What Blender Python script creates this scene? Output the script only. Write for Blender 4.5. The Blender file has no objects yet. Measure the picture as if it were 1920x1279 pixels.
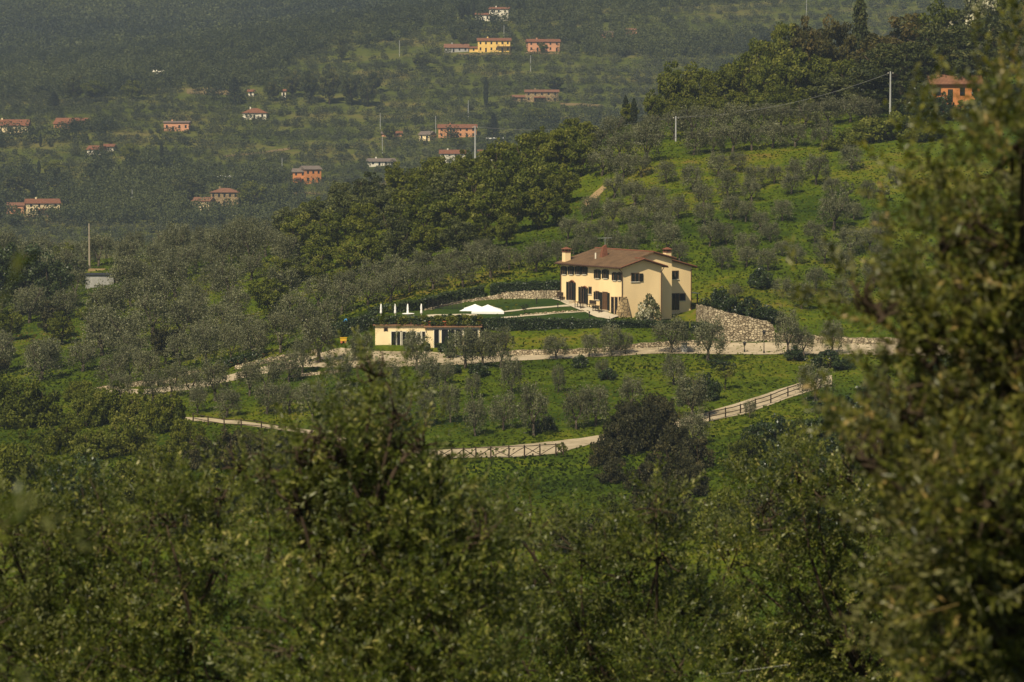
import bpy, math, random
import numpy as np
from mathutils import Vector, Matrix

random.seed(7)
RNG = np.random.default_rng(7)
scn = bpy.context.scene
COL = scn.collection
R = math.radians

# ------------------------------------------------------------------ camera
F = 5600.0                                   # focal length in pixels of a 1920 wide frame (105 mm)
PITCH = math.atan(399.5 / F)
cd = bpy.data.cameras.new("camera"); cam = bpy.data.objects.new("camera", cd); COL.objects.link(cam)
cd.sensor_width = 36.0; cd.lens = 36.0 * F / 1920.0
cd.clip_start = 0.1; cd.clip_end = 6000
cam.location = (0, 0, 0); cam.rotation_euler = (math.pi / 2 - PITCH, 0, 0)
cd.dof.use_dof = True; cd.dof.focus_distance = 372.0; cd.dof.aperture_fstop = 4.4; cd.dof.aperture_blades = 0
scn.camera = cam

# ------------------------------------------------------------------ world, sun, exposure
SUN_EL = R(48)
sd = Vector((-0.46, -0.888, 0)).normalized()
SDIR = Vector((sd.x * math.cos(SUN_EL), sd.y * math.cos(SUN_EL), math.sin(SUN_EL)))
w = bpy.data.worlds.new("World"); scn.world = w; w.use_nodes = True
nt = w.node_tree; nt.nodes.clear()
sky = nt.nodes.new("ShaderNodeTexSky"); sky.sky_type = 'NISHITA'; sky.sun_disc = False
sky.sun_elevation = SUN_EL; sky.sun_rotation = math.atan2(SDIR.x, SDIR.y)
bg = nt.nodes.new("ShaderNodeBackground"); bg.inputs[1].default_value = 0.05
out = nt.nodes.new("ShaderNodeOutputWorld")
nt.links.new(sky.outputs[0], bg.inputs[0]); nt.links.new(bg.outputs[0], out.inputs[0])
ld = bpy.data.lights.new("sun", 'SUN'); ld.energy = 4.6; ld.angle = R(0.5); ld.color = (1.0, 0.885, 0.67)
sun = bpy.data.objects.new("sun", ld); COL.objects.link(sun)
sun.location = (0, 0, 200)
sun.rotation_euler = (-SDIR).to_track_quat('-Z', 'Y').to_euler()
scn.view_settings.view_transform = 'Standard'; scn.view_settings.look = 'None'
scn.view_settings.exposure = 0.42; scn.view_settings.gamma = 1.0
scn.cycles.max_bounces = 5; scn.cycles.diffuse_bounces = 2; scn.cycles.glossy_bounces = 2
scn.cycles.transmission_bounces = 2; scn.cycles.volume_bounces = 0; scn.cycles.transparent_max_bounces = 4
scn.cycles.use_adaptive_sampling = True
scn.render.use_persistent_data = False

# ------------------------------------------------------------------ helpers: projection
def P(px, py, D):
    """point at image position (px,py of 1920x1279) lying D metres ahead"""
    xc = (px - 960.0) / F; yc = (639.5 - py) / F
    dy = math.cos(PITCH) + yc * math.sin(PITCH); dz = -math.sin(PITCH) + yc * math.cos(PITCH)
    t = D / dy
    return (xc * t, D, dz * t)
def proj(x, y, z):
    c, s = math.cos(PITCH), math.sin(PITCH)
    fw = y * c - z * s; up = y * s + z * c
    return 960 + F * x / fw, 639.5 - F * up / fw

# ------------------------------------------------------------------ helpers: objects
def tag(o, label=None, cat=None, group=None, kind=None):
    if label: o["label"] = label
    if cat: o["category"] = cat
    if group: o["group"] = group
    if kind: o["kind"] = kind
    return o
def thing(name, label, cat, loc=(0, 0, 0), rotz=0.0, group=None):
    o = bpy.data.objects.new(name, None); COL.objects.link(o)
    o.empty_display_size = 0.3
    o.location = loc; o.rotation_euler = (0, 0, rotz)
    return tag(o, label, cat, group)
def link(name, me, mats, parent=None):
    o = bpy.data.objects.new(name, me); COL.objects.link(o)
    if not isinstance(mats, (list, tuple)): mats = [mats]
    if len(me.materials) == 0:
        for m in mats: me.materials.append(m)
    if parent: o.parent = parent
    return o
def np_mesh(name, V, Q, rnd=None, smooth=False):
    V = np.asarray(V, dtype=np.float32); Q = np.asarray(Q, dtype=np.int32)
    me = bpy.data.meshes.new(name)
    n, k = Q.shape
    me.vertices.add(len(V)); me.vertices.foreach_set("co", V.ravel())
    me.loops.add(n * k); me.loops.foreach_set("vertex_index", Q.ravel())
    me.polygons.add(n); me.polygons.foreach_set("loop_start", np.arange(0, n * k, k, dtype=np.int32))
    me.polygons.foreach_set("loop_total", np.full(n, k, dtype=np.int32))
    if smooth: me.polygons.foreach_set("use_smooth", np.ones(n, dtype=bool))
    me.update(calc_edges=True)
    if rnd is not None:
        a = me.attributes.new("rnd", 'FLOAT', 'FACE'); a.data.foreach_set("value", np.asarray(rnd, dtype=np.float32))
    return me
class MB:
    """collects shapes that end up as ONE mesh"""
    def __init__(s, T=None): s.v = []; s.f = []; s.T = T
    def add(s, vs, fs):
        b = len(s.v)
        if s.T: vs = [s.T(*p) for p in vs]
        s.v += [tuple(p) for p in vs]; s.f += [tuple(b + i for i in f) for f in fs]; return s
    def box(s, x0, x1, y0, y1, z0, z1):
        return s.add([(x0, y0, z0), (x1, y0, z0), (x1, y1, z0), (x0, y1, z0), (x0, y0, z1), (x1, y0, z1), (x1, y1, z1), (x0, y1, z1)],
                     [(0, 3, 2, 1), (4, 5, 6, 7), (0, 1, 5, 4), (1, 2, 6, 5), (2, 3, 7, 6), (3, 0, 4, 7)])
    def prism(s, poly, zlo, zhi):
        """poly list of (x,y); zlo/zhi callables or numbers"""
        n = len(poly); lo = zlo if callable(zlo) else (lambda x, y: zlo); hi = zhi if callable(zhi) else (lambda x, y: zhi)
        vs = [(x, y, lo(x, y)) for x, y in poly] + [(x, y, hi(x, y)) for x, y in poly]
        fs = [tuple(reversed(range(n))), tuple(range(n, 2 * n))] + [(i, (i + 1) % n, n + (i + 1) % n, n + i) for i in range(n)]
        return s.add(vs, fs)
    def tube(s, pts, rad, n=6):
        pts = [Vector(p) for p in pts]
        if not hasattr(rad, '__len__'): rad = [rad] * len(pts)
        vs = []; fs = []; m = len(pts)
        for i, p in enumerate(pts):
            t = (pts[min(i + 1, m - 1)] - pts[max(i - 1, 0)])
            t = t.normalized() if t.length > 1e-9 else Vector((0, 0, 1))
            a = t.cross(Vector((0.31, 0.2, 0.93)) if abs(t.z) < 0.9 else Vector((1, 0.1, 0))).normalized(); b = t.cross(a)
            for k in range(n):
                q = 2 * math.pi * k / n; vs.append(tuple(p + (a * math.cos(q) + b * math.sin(q)) * rad[i]))
        for i in range(m - 1):
            for k in range(n):
                fs.append((i * n + k, i * n + (k + 1) % n, (i + 1) * n + (k + 1) % n, (i + 1) * n + k))
        fs.append(tuple(reversed(range(n)))); fs.append(tuple((m - 1) * n + k for k in range(n)))
        return s.add(vs, fs)
    def lathe(s, prof, cx=0, cy=0, n=12):
        vs = []; fs = []
        for r, z in prof:
            for k in range(n):
                q = 2 * math.pi * k / n; vs.append((cx + r * math.cos(q), cy + r * math.sin(q), z))
        m = len(prof)
        for i in range(m - 1):
            for k in range(n):
                fs.append((i * n + k, i * n + (k + 1) % n, (i + 1) * n + (k + 1) % n, (i + 1) * n + k))
        fs.append(tuple(reversed(range(n)))); fs.append(tuple((m - 1) * n + k for k in range(n)))
        return s.add(vs, fs)
    def mesh(s, name, smooth=False):
        me = bpy.data.meshes.new(name); me.from_pydata(s.v, [], s.f); me.update()
        if smooth:
            for p in me.polygons: p.use_smooth = True
        return me
    def build(s, name, mat, parent=None, smooth=False):
        return link(name, s.mesh(name, smooth), mat, parent)
def dup(root, loc, rotz=0.0, scale=None, label=None, group=None):
    r = root.copy(); COL.objects.link(r); r.location = loc; r.rotation_euler = (0, 0, rotz)
    if scale is not None: r.scale = scale
    if label: r["label"] = label
    if group: r["group"] = group
    for ch in list(root.children):
        c = ch.copy(); COL.objects.link(c); c.parent = r
        for g in ch.children:
            d = g.copy(); COL.objects.link(d); d.parent = c
    return r
ONES = "first second third fourth fifth sixth seventh eighth ninth tenth eleventh twelfth thirteenth fourteenth fifteenth sixteenth seventeenth eighteenth nineteenth".split()
def ordw(n):
    """1-based ordinal in words"""
    if n <= 19: return ONES[n - 1]
    t, o = divmod(n, 10); T = {2: "twent", 3: "thirt", 4: "fort", 5: "fift"}[t]
    return T + "ieth" if o == 0 else T + "y-" + ONES[o - 1]

# ------------------------------------------------------------------ materials
def mat(name):
    m = bpy.data.materials.new(name); m.use_nodes = True; t = m.node_tree; t.nodes.clear()
    o = t.nodes.new("ShaderNodeOutputMaterial"); return m, t, o
def N(t, typ, **kw):
    n = t.nodes.new(typ)
    for k, v in kw.items():
        if k.startswith("i_"):
            key = k[2:]; n.inputs[int(key) if key.isdigit() else key].default_value = v
        else: setattr(n, k, v)
    return n
def ramp(t, stops, interp='LINEAR'):
    r = t.nodes.new("ShaderNodeValToRGB"); r.color_ramp.interpolation = interp
    e = r.color_ramp.elements
    while len(e) < len(stops): e.new(0.5)
    for i, (p, c) in enumerate(stops):
        e[i].position = p; e[i].color = (c[0], c[1], c[2], 1)
    return r
def plain(name, col, rough=0.7, noise=0.15, scale=2.0, spec=0.3, metal=0.0, detail=4, stretch=None):
    """a surface with mottled colour"""
    m, t, o = mat(name)
    tc = N(t, "ShaderNodeTexCoord"); nz = N(t, "ShaderNodeTexNoise", i_Scale=scale, i_Detail=detail)
    src = tc.outputs["Object"]
    if stretch:
        mp = N(t, "ShaderNodeMapping"); mp.inputs["Scale"].default_value = stretch; t.links.new(src, mp.inputs[0]); src = mp.outputs[0]
    t.links.new(src, nz.inputs["Vector"])
    a = [max(0, c * (1 - noise)) for c in col]; b = [min(1, c * (1 + noise)) for c in col]
    r = ramp(t, [(0.3, a), (0.7, b)]); t.links.new(nz.outputs[0], r.inputs[0])
    p = N(t, "ShaderNodeBsdfPrincipled", i_Roughness=rough, i_Metallic=metal); p.inputs["Specular IOR Level"].default_value = spec
    t.links.new(r.outputs[0], p.inputs["Base Color"]); t.links.new(p.outputs[0], o.inputs[0])
    return m
def leafmat(name, stops, trans=0.3, rough=0.5, spec=0.18, back=None, objvar=0.25, tint=(1.25, 1.3, 0.5)):
    """leaf colour differs from leaf to leaf (rnd) and from tree to tree (object random)"""
    m, t, o = mat(name)
    at = N(t, "ShaderNodeAttribute", attribute_name="rnd"); oi = N(t, "ShaderNodeObjectInfo")
    ad = N(t, "ShaderNodeMath", operation='MULTIPLY_ADD'); t.links.new(oi.outputs["Random"], ad.inputs[0]); ad.inputs[1].default_value = objvar; t.links.new(at.outputs["Fac"], ad.inputs[2])
    sb = N(t, "ShaderNodeMath", operation='SUBTRACT', i_1=objvar * 0.5); t.links.new(ad.outputs[0], sb.inputs[0])
    r = ramp(t, stops); t.links.new(sb.outputs[0], r.inputs[0])
    col = r.outputs[0]
    if back:
        g = N(t, "ShaderNodeNewGeometry"); mx = N(t, "ShaderNodeMix", data_type='RGBA'); mx.inputs[7].default_value = (*back, 1)
        t.links.new(g.outputs["Backfacing"], mx.inputs[0]); t.links.new(col, mx.inputs[6]); col = mx.outputs[2]
    p = N(t, "ShaderNodeBsdfPrincipled", i_Roughness=rough); p.inputs["Specular IOR Level"].default_value = spec
    t.links.new(col, p.inputs["Base Color"])
    tr = N(t, "ShaderNodeBsdfTranslucent"); ml = N(t, "ShaderNodeMix", data_type='RGBA', blend_type='MULTIPLY'); ml.inputs[0].default_value = 1.0
    ml.inputs[7].default_value = (*tint, 1); t.links.new(r.outputs[0], ml.inputs[6]); t.links.new(ml.outputs[2], tr.inputs[0])
    ms = N(t, "ShaderNodeMixShader"); ms.inputs[0].default_value = trans
    t.links.new(p.outputs[0], ms.inputs[1]); t.links.new(tr.outputs[0], ms.inputs[2]); t.links.new(ms.outputs[0], o.inputs[0])
    return m
def stonemat(name, scale=2.2, light=(0.42, 0.34, 0.22), dark=(0.19, 0.14, 0.08), joint=(0.10, 0.075, 0.045)):
    m, t, o = mat(name)
    tc = N(t, "ShaderNodeTexCoord"); mp = N(t, "ShaderNodeMapping"); mp.inputs["Scale"].default_value = (1, 1, 1.5)
    t.links.new(tc.outputs["Object"], mp.inputs[0])
    v = N(t, "ShaderNodeTexVoronoi", i_Scale=scale); v.inputs["Randomness"].default_value = 0.9
    e = N(t, "ShaderNodeTexVoronoi", feature='DISTANCE_TO_EDGE', i_Scale=scale); e.inputs["Randomness"].default_value = 0.9
    t.links.new(mp.outputs[0], v.inputs["Vector"]); t.links.new(mp.outputs[0], e.inputs["Vector"])
    hs = N(t, "ShaderNodeSeparateColor"); t.links.new(v.outputs["Color"], hs.inputs[0])
    r = ramp(t, [(0.0, dark), (0.45, light), (0.8, [c * 1.25 for c in light]), (1.0, dark)]); t.links.new(hs.outputs[0], r.inputs[0])
    er = ramp(t, [(0.02, (0, 0, 0)), (0.12, (1, 1, 1))]); t.links.new(e.outputs["Distance"], er.inputs[0])
    mx = N(t, "ShaderNodeMix", data_type='RGBA'); mx.inputs[6].default_value = (*joint, 1)
    t.links.new(er.outputs[0], mx.inputs[0]); t.links.new(r.outputs[0], mx.inputs[7])
    p = N(t, "ShaderNodeBsdfPrincipled", i_Roughness=0.9); p.inputs["Specular IOR Level"].default_value = 0.1
    bp = N(t, "ShaderNodeBump", i_Strength=0.8, i_Distance=0.15); t.links.new(er.outputs[0], bp.inputs["Height"])
    t.links.new(mx.outputs[2], p.inputs["Base Color"]); t.links.new(bp.outputs[0], p.inputs["Normal"]); t.links.new(p.outputs[0], o.inputs[0])
    return m
def roofmat(name, c1, c2, axis=1, period=0.22):
    """clay tiles: rows of ridged tiles running down the slope plus weathering"""
    m, t, o = mat(name)
    tc = N(t, "ShaderNodeTexCoord")
    wv = N(t, "ShaderNodeTexWave", wave_type='BANDS', bands_direction='Y' if axis == 1 else 'X', i_Scale=0.31 / period, i_Distortion=0.6, i_Detail=1.0)
    t.links.new(tc.outputs["Object"], wv.inputs["Vector"])
    nz = N(t, "ShaderNodeTexNoise", i_Scale=0.9, i_Detail=5.0); t.links.new(tc.outputs["Object"], nz.inputs["Vector"])
    nz2 = N(t, "ShaderNodeTexNoise", i_Scale=7.0, i_Detail=2.0); t.links.new(tc.outputs["Object"], nz2.inputs["Vector"])
    av = N(t, "ShaderNodeMath", operation='ADD'); t.links.new(nz.outputs[0], av.inputs[0]); t.links.new(nz2.outputs[0], av.inputs[1])
    r = ramp(t, [(0.35, c1), (0.65, c2)]); 
    hf = N(t, "ShaderNodeMath", operation='MULTIPLY', i_1=0.5); t.links.new(av.outputs[0], hf.inputs[0]); t.links.new(hf.outputs[0], r.inputs[0])
    p = N(t, "ShaderNodeBsdfPrincipled", i_Roughness=0.85); p.inputs["Specular IOR Level"].default_value = 0.15
    bp = N(t, "ShaderNodeBump", i_Strength=0.7, i_Distance=0.08); t.links.new(wv.outputs[0], bp.inputs["Height"])
    gr = ramp(t, [(0.1, (0.55, 0.5, 0.48)), (0.5, (1, 1, 1))]); t.links.new(wv.outputs[0], gr.inputs[0])
    mu = N(t, "ShaderNodeMix", data_type='RGBA', blend_type='MULTIPLY'); mu.inputs[0].default_value = 1.0
    t.links.new(r.outputs[0], mu.inputs[6]); t.links.new(gr.outputs[0], mu.inputs[7]); r = mu
    t.links.new(r.outputs[2], p.inputs["Base Color"]); t.links.new(bp.outputs[0], p.inputs["Normal"]); t.links.new(p.outputs[0], o.inputs[0])
    return m
def groundmat(name, stops, s1=0.06, s2=0.5, bump=0.3, far=None):
    m, t, o = mat(name)
    tc = N(t, "ShaderNodeTexCoord"); mp = N(t, "ShaderNodeMapping"); mp.inputs["Scale"].default_value = (0.7, 1.0, 1.6); t.links.new(tc.outputs["Object"], mp.inputs[0])
    a = N(t, "ShaderNodeTexNoise", i_Scale=s1, i_Detail=6.0, i_Roughness=0.62); b = N(t, "ShaderNodeTexNoise", i_Scale=s2, i_Detail=6.0, i_Roughness=0.7)
    c = N(t, "ShaderNodeTexNoise", i_Scale=4.0, i_Detail=3.0)
    for x in (a, b, c): t.links.new(mp.outputs[0], x.inputs["Vector"])
    m1 = N(t, "ShaderNodeMath", operation='MULTIPLY', i_1=0.55); t.links.new(a.outputs[0], m1.inputs[0])
    m2 = N(t, "ShaderNodeMath", operation='MULTIPLY_ADD', i_1=0.3); t.links.new(b.outputs[0], m2.inputs[0]); t.links.new(m1.outputs[0], m2.inputs[2])
    m3 = N(t, "ShaderNodeMath", operation='MULTIPLY_ADD', i_1=0.15); t.links.new(c.outputs[0], m3.inputs[0]); t.links.new(m2.outputs[0], m3.inputs[2])
    r = ramp(t, stops); t.links.new(m3.outputs[0], r.inputs[0]); rout = r.outputs[0]
    if far:       # rough scrub land on the hill across the valley
        r2 = ramp(t, far); t.links.new(m3.outputs[0], r2.inputs[0]); sx = N(t, "ShaderNodeSeparateXYZ"); t.links.new(tc.outputs["Object"], sx.inputs[0])
        mr = N(t, "ShaderNodeMapRange", i_1=680.0, i_2=900.0); t.links.new(sx.outputs[1], mr.inputs[0])
        mx = N(t, "ShaderNodeMix", data_type='RGBA'); t.links.new(mr.outputs[0], mx.inputs[0]); t.links.new(rout, mx.inputs[6]); t.links.new(r2.outputs[0], mx.inputs[7]); rout = mx.outputs[2]
    p = N(t, "ShaderNodeBsdfPrincipled", i_Roughness=0.95); p.inputs["Specular IOR Level"].default_value = 0.05
    bp = N(t, "ShaderNodeBump", i_Strength=bump, i_Distance=0.25); t.links.new(c.outputs[0], bp.inputs["Height"])
    t.links.new(rout, p.inputs["Base Color"]); t.links.new(bp.outputs[0], p.inputs["Normal"]); t.links.new(p.outputs[0], o.inputs[0])
    return m

M = {}
M['ground'] = groundmat("hill_grass", [(0.36, (0.014, 0.027, 0.002)), (0.45, (0.034, 0.056, 0.003)), (0.52, (0.066, 0.091, 0.004)), (0.57, (0.108, 0.110, 0.007)), (0.64, (0.135, 0.092, 0.026))], s1=0.045, far=[(0.4, (0.034, 0.044, 0.008)), (0.5, (0.068, 0.08, 0.012)), (0.6, (0.12, 0.10, 0.03))])
M['lawn'] = groundmat("mown_lawn", [(0.38, (0.014, 0.032, 0.006)), (0.5, (0.028, 0.050, 0.008)), (0.62, (0.044, 0.064, 0.010))], s1=0.12, s2=1.5, bump=0.1)
M['gravel'] = groundmat("pale_gravel", [(0.36, (0.17, 0.135, 0.08)), (0.46, (0.32, 0.26, 0.165)), (0.54, (0.40, 0.325, 0.215)), (0.66, (0.47, 0.39, 0.265))], s1=0.25, s2=1.2, bump=0.2)
M['earth'] = groundmat("bare_earth", [(0.3, (0.20, 0.13, 0.06)), (0.7, (0.36, 0.26, 0.13))], s1=0.3, s2=2.0)
M['paving'] = groundmat("paving", [(0.3, (0.38, 0.32, 0.22)), (0.7, (0.52, 0.45, 0.33))], s1=0.4, s2=2.0, bump=0.1)
M['stone'] = stonemat("dry_stone", 3.0)
M['stone_big'] = stonemat("rubble_stone", 2.7, light=(0.40, 0.33, 0.215), dark=(0.2, 0.155, 0.095))
M['stone_house'] = stonemat("house_stone", 1.6, light=(0.36, 0.26, 0.13), dark=(0.2, 0.14, 0.07), joint=(0.22, 0.16, 0.09))
M['yellow'] = plain("yellow_render", (0.86, 0.635, 0.335), 0.9, 0.11, 0.35, 0.1, stretch=(1, 1, 0.4))
M['cream'] = plain("cream_render", (0.78, 0.62, 0.36), 0.9, 0.08, 0.6, 0.1)
M['white'] = plain("white_render", (0.68, 0.62, 0.48), 0.9, 0.16, 0.6, 0.1)
M['offwhite'] = plain("offwhite_paint", (0.7, 0.64, 0.5), 0.8, 0.08, 1.0, 0.2)
M['orange'] = plain("orange_render", (0.50, 0.20, 0.07), 0.9, 0.12, 0.5, 0.1)
M['salmon'] = plain("salmon_render", (0.52, 0.25, 0.12), 0.9, 0.2, 0.35, 0.1)
M['gold'] = plain("golden_render", (0.74, 0.48, 0.14), 0.9, 0.14, 0.6, 0.1)
M['pinkish'] = plain("faded_pink_render", (0.55, 0.27, 0.15), 0.9, 0.15, 0.4, 0.1)
M['tile'] = roofmat("clay_tiles", (0.10, 0.063, 0.034), (0.215, 0.13, 0.066), period=0.42)
M['tile_red'] = roofmat("red_clay_tiles", (0.17, 0.07, 0.038), (0.28, 0.12, 0.06), axis=0)
M['tile_brown'] = roofmat("brown_clay_tiles", (0.18, 0.085, 0.05), (0.28, 0.14, 0.08), axis=0)
M['tile_grey'] = roofmat("grey_tiles", (0.15, 0.12, 0.10), (0.25, 0.2, 0.16), axis=0)
M['shutter'] = plain("dark_green_shutter", (0.012, 0.013, 0.009), 0.6, 0.2, 3.0)
M['brownwood'] = plain("brown_door_wood", (0.10, 0.05, 0.022), 0.6, 0.2, 3.0)
M['darkwood'] = plain("weathered_dark_wood", (0.045, 0.03, 0.018), 0.85, 0.3, 4.0, 0.2)
M['glass'] = plain("dark_window_glass", (0.012, 0.013, 0.015), 0.15, 0.1, 1.0, 0.5)
M['frame'] = plain("brown_window_frame", (0.13, 0.08, 0.045), 0.7, 0.1, 3.0)
M['sill'] = plain("pale_stone_trim", (0.6, 0.54, 0.42), 0.8, 0.08, 3.0)
M['brick'] = plain("red_brick", (0.17, 0.07, 0.04), 0.9, 0.25, 5.0, 0.1)
M['metal_dark'] = plain("dark_metal", (0.03, 0.028, 0.025), 0.5, 0.1, 3.0, 0.4, 0.3)
M['copper'] = plain("brown_gutter_metal", (0.10, 0.05, 0.03), 0.5, 0.1, 3.0, 0.4, 0.3)
M['galv'] = plain("galvanised_pole", (0.34, 0.34, 0.32), 0.6, 0.1, 3.0, 0.3)
M['concrete'] = plain("concrete", (0.33, 0.32, 0.29), 0.9, 0.15, 1.5, 0.1, stretch=(1, 1, 0.2))
M['canvas'] = plain("white_canvas", (0.84, 0.82, 0.76), 0.85, 0.03, 1.0, 0.1)
M['terracotta'] = plain("terracotta", (0.42, 0.13, 0.055), 0.85, 0.15, 3.0, 0.1)
M['bark'] = plain("olive_bark", (0.085, 0.068, 0.048), 0.95, 0.4, 4.0, 0.05, stretch=(1, 1, 0.3))
M['barkdark'] = plain("dark_bark", (0.05, 0.036, 0.024), 0.95, 0.4, 4.0, 0.05, stretch=(1, 1, 0.3))
M['yellow_plastic'] = plain("yellow_plastic", (0.62, 0.36, 0.02), 0.4, 0.03, 1.0, 0.5)
M['blue_plastic'] = plain("blue_plastic", (0.05, 0.25, 0.55), 0.4, 0.03, 1.0, 0.5)
M['oldwood'] = plain('weathered_pale_wood', (0.30, 0.25, 0.18), 0.9, 0.15, 2.0, 0.1)
M['wire'] = plain("grey_cable", (0.15, 0.15, 0.145), 0.6, 0.05, 1.0, 0.3)

M['olive'] = leafmat("olive_leaves", [(0.0, (0.050, 0.053, 0.024)), (0.5, (0.112, 0.115, 0.054)), (1.0, (0.21, 0.208, 0.108))], 0.26, 0.5, 0.25)
M['greygreen'] = leafmat("grey_green_leaves", [(0.0, (0.036, 0.044, 0.012)), (0.5, (0.082, 0.092, 0.024)), (1.0, (0.15, 0.155, 0.05))], 0.3, 0.55, 0.18)
M['olive_far'] = leafmat("far_olive_leaves", [(0.0, (0.034, 0.041, 0.016)), (0.5, (0.054, 0.062, 0.024)), (1.0, (0.082, 0.086, 0.034))], 0.2, 0.6, 0.2, objvar=0.0)
M['wood_far'] = leafmat("far_wood_leaves", [(0.0, (0.018, 0.026, 0.008)), (0.5, (0.038, 0.048, 0.013)), (1.0, (0.07, 0.08, 0.02))], 0.2, 0.6, 0.2, objvar=0.0)
M['oak'] = leafmat("broad_leaves", [(0.0, (0.042, 0.052, 0.005)), (0.5, (0.096, 0.110, 0.010)), (1.0, (0.17, 0.172, 0.02))], 0.33, 0.55, 0.15, objvar=0.45)
M['oak_bright'] = leafmat("bright_leaves", [(0.0, (0.056, 0.072, 0.007)), (0.5, (0.115, 0.132, 0.014)), (1.0, (0.20, 0.195, 0.035))], 0.36, 0.55, 0.15, objvar=0.35)
M['oak_rust'] = leafmat("rusty_leaves", [(0.0, (0.036, 0.036, 0.008)), (0.5, (0.068, 0.064, 0.014)), (1.0, (0.12, 0.09, 0.025))], 0.33, 0.55, 0.15, objvar=0.3)
M['darkbush'] = leafmat("dark_leaves", [(0.0, (0.020, 0.021, 0.008)), (0.5, (0.042, 0.042, 0.014)), (1.0, (0.090, 0.076, 0.028))], 0.2, 0.55, 0.15)
M['far_earth'] = groundmat('far_bare_terrace', [(0.3, (0.10, 0.075, 0.03)), (0.7, (0.20, 0.145, 0.07))], s1=0.1, s2=0.6)
M['pine'] = leafmat("pine_needles", [(0.0, (0.022, 0.030, 0.006)), (0.5, (0.052, 0.062, 0.012)), (1.0, (0.11, 0.10, 0.022))], 0.15, 0.6, 0.2)
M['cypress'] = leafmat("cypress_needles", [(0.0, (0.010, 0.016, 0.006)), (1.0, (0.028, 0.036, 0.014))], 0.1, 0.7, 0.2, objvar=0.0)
M['hedge'] = leafmat("hedge_leaves", [(0.0, (0.016, 0.028, 0.007)), (0.6, (0.032, 0.05, 0.011)), (1.0, (0.06, 0.08, 0.02))], 0.2, 0.4, 0.4, objvar=0.1)
M['laurel'] = leafmat("laurel_leaves", [(0.0, (0.026, 0.038, 0.012)), (0.6, (0.054, 0.074, 0.022)), (1.0, (0.11, 0.135, 0.055))], 0.25, 0.4, 0.25, objvar=0.1)
M['flower'] = leafmat("pale_blossom_leaves", [(0.0, (0.05, 0.06, 0.02)), (0.5, (0.12, 0.125, 0.05)), (0.7, (0.4, 0.38, 0.25)), (1.0, (0.65, 0.6, 0.45))], 0.2, 0.6, 0.2)
M['grassblade'] = leafmat("grass_blades", [(0.0, (0.032, 0.050, 0.003)), (0.5, (0.072, 0.095, 0.005)), (0.85, (0.115, 0.125, 0.009)), (1.0, (0.165, 0.13, 0.028))], 0.35, 0.7, 0.05, objvar=0.0)
M['near_leaf'] = leafmat("near_olive_leaves", [(0.0, (0.015, 0.023, 0.003)), (0.45, (0.062, 0.082, 0.010)), (0.85, (0.18, 0.19, 0.033)), (1.0, (0.40, 0.35, 0.12))], 0.38, 0.38, 0.32, back=(0.15, 0.16, 0.055), objvar=0.25)
M['near_leaf_lime'] = leafmat("young_olive_leaves", [(0.0, (0.016, 0.022, 0.004)), (0.45, (0.074, 0.084, 0.013)), (0.85, (0.20, 0.19, 0.036)), (1.0, (0.36, 0.25, 0.09))], 0.40, 0.38, 0.32, back=(0.17, 0.165, 0.065), objvar=0.1)

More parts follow.
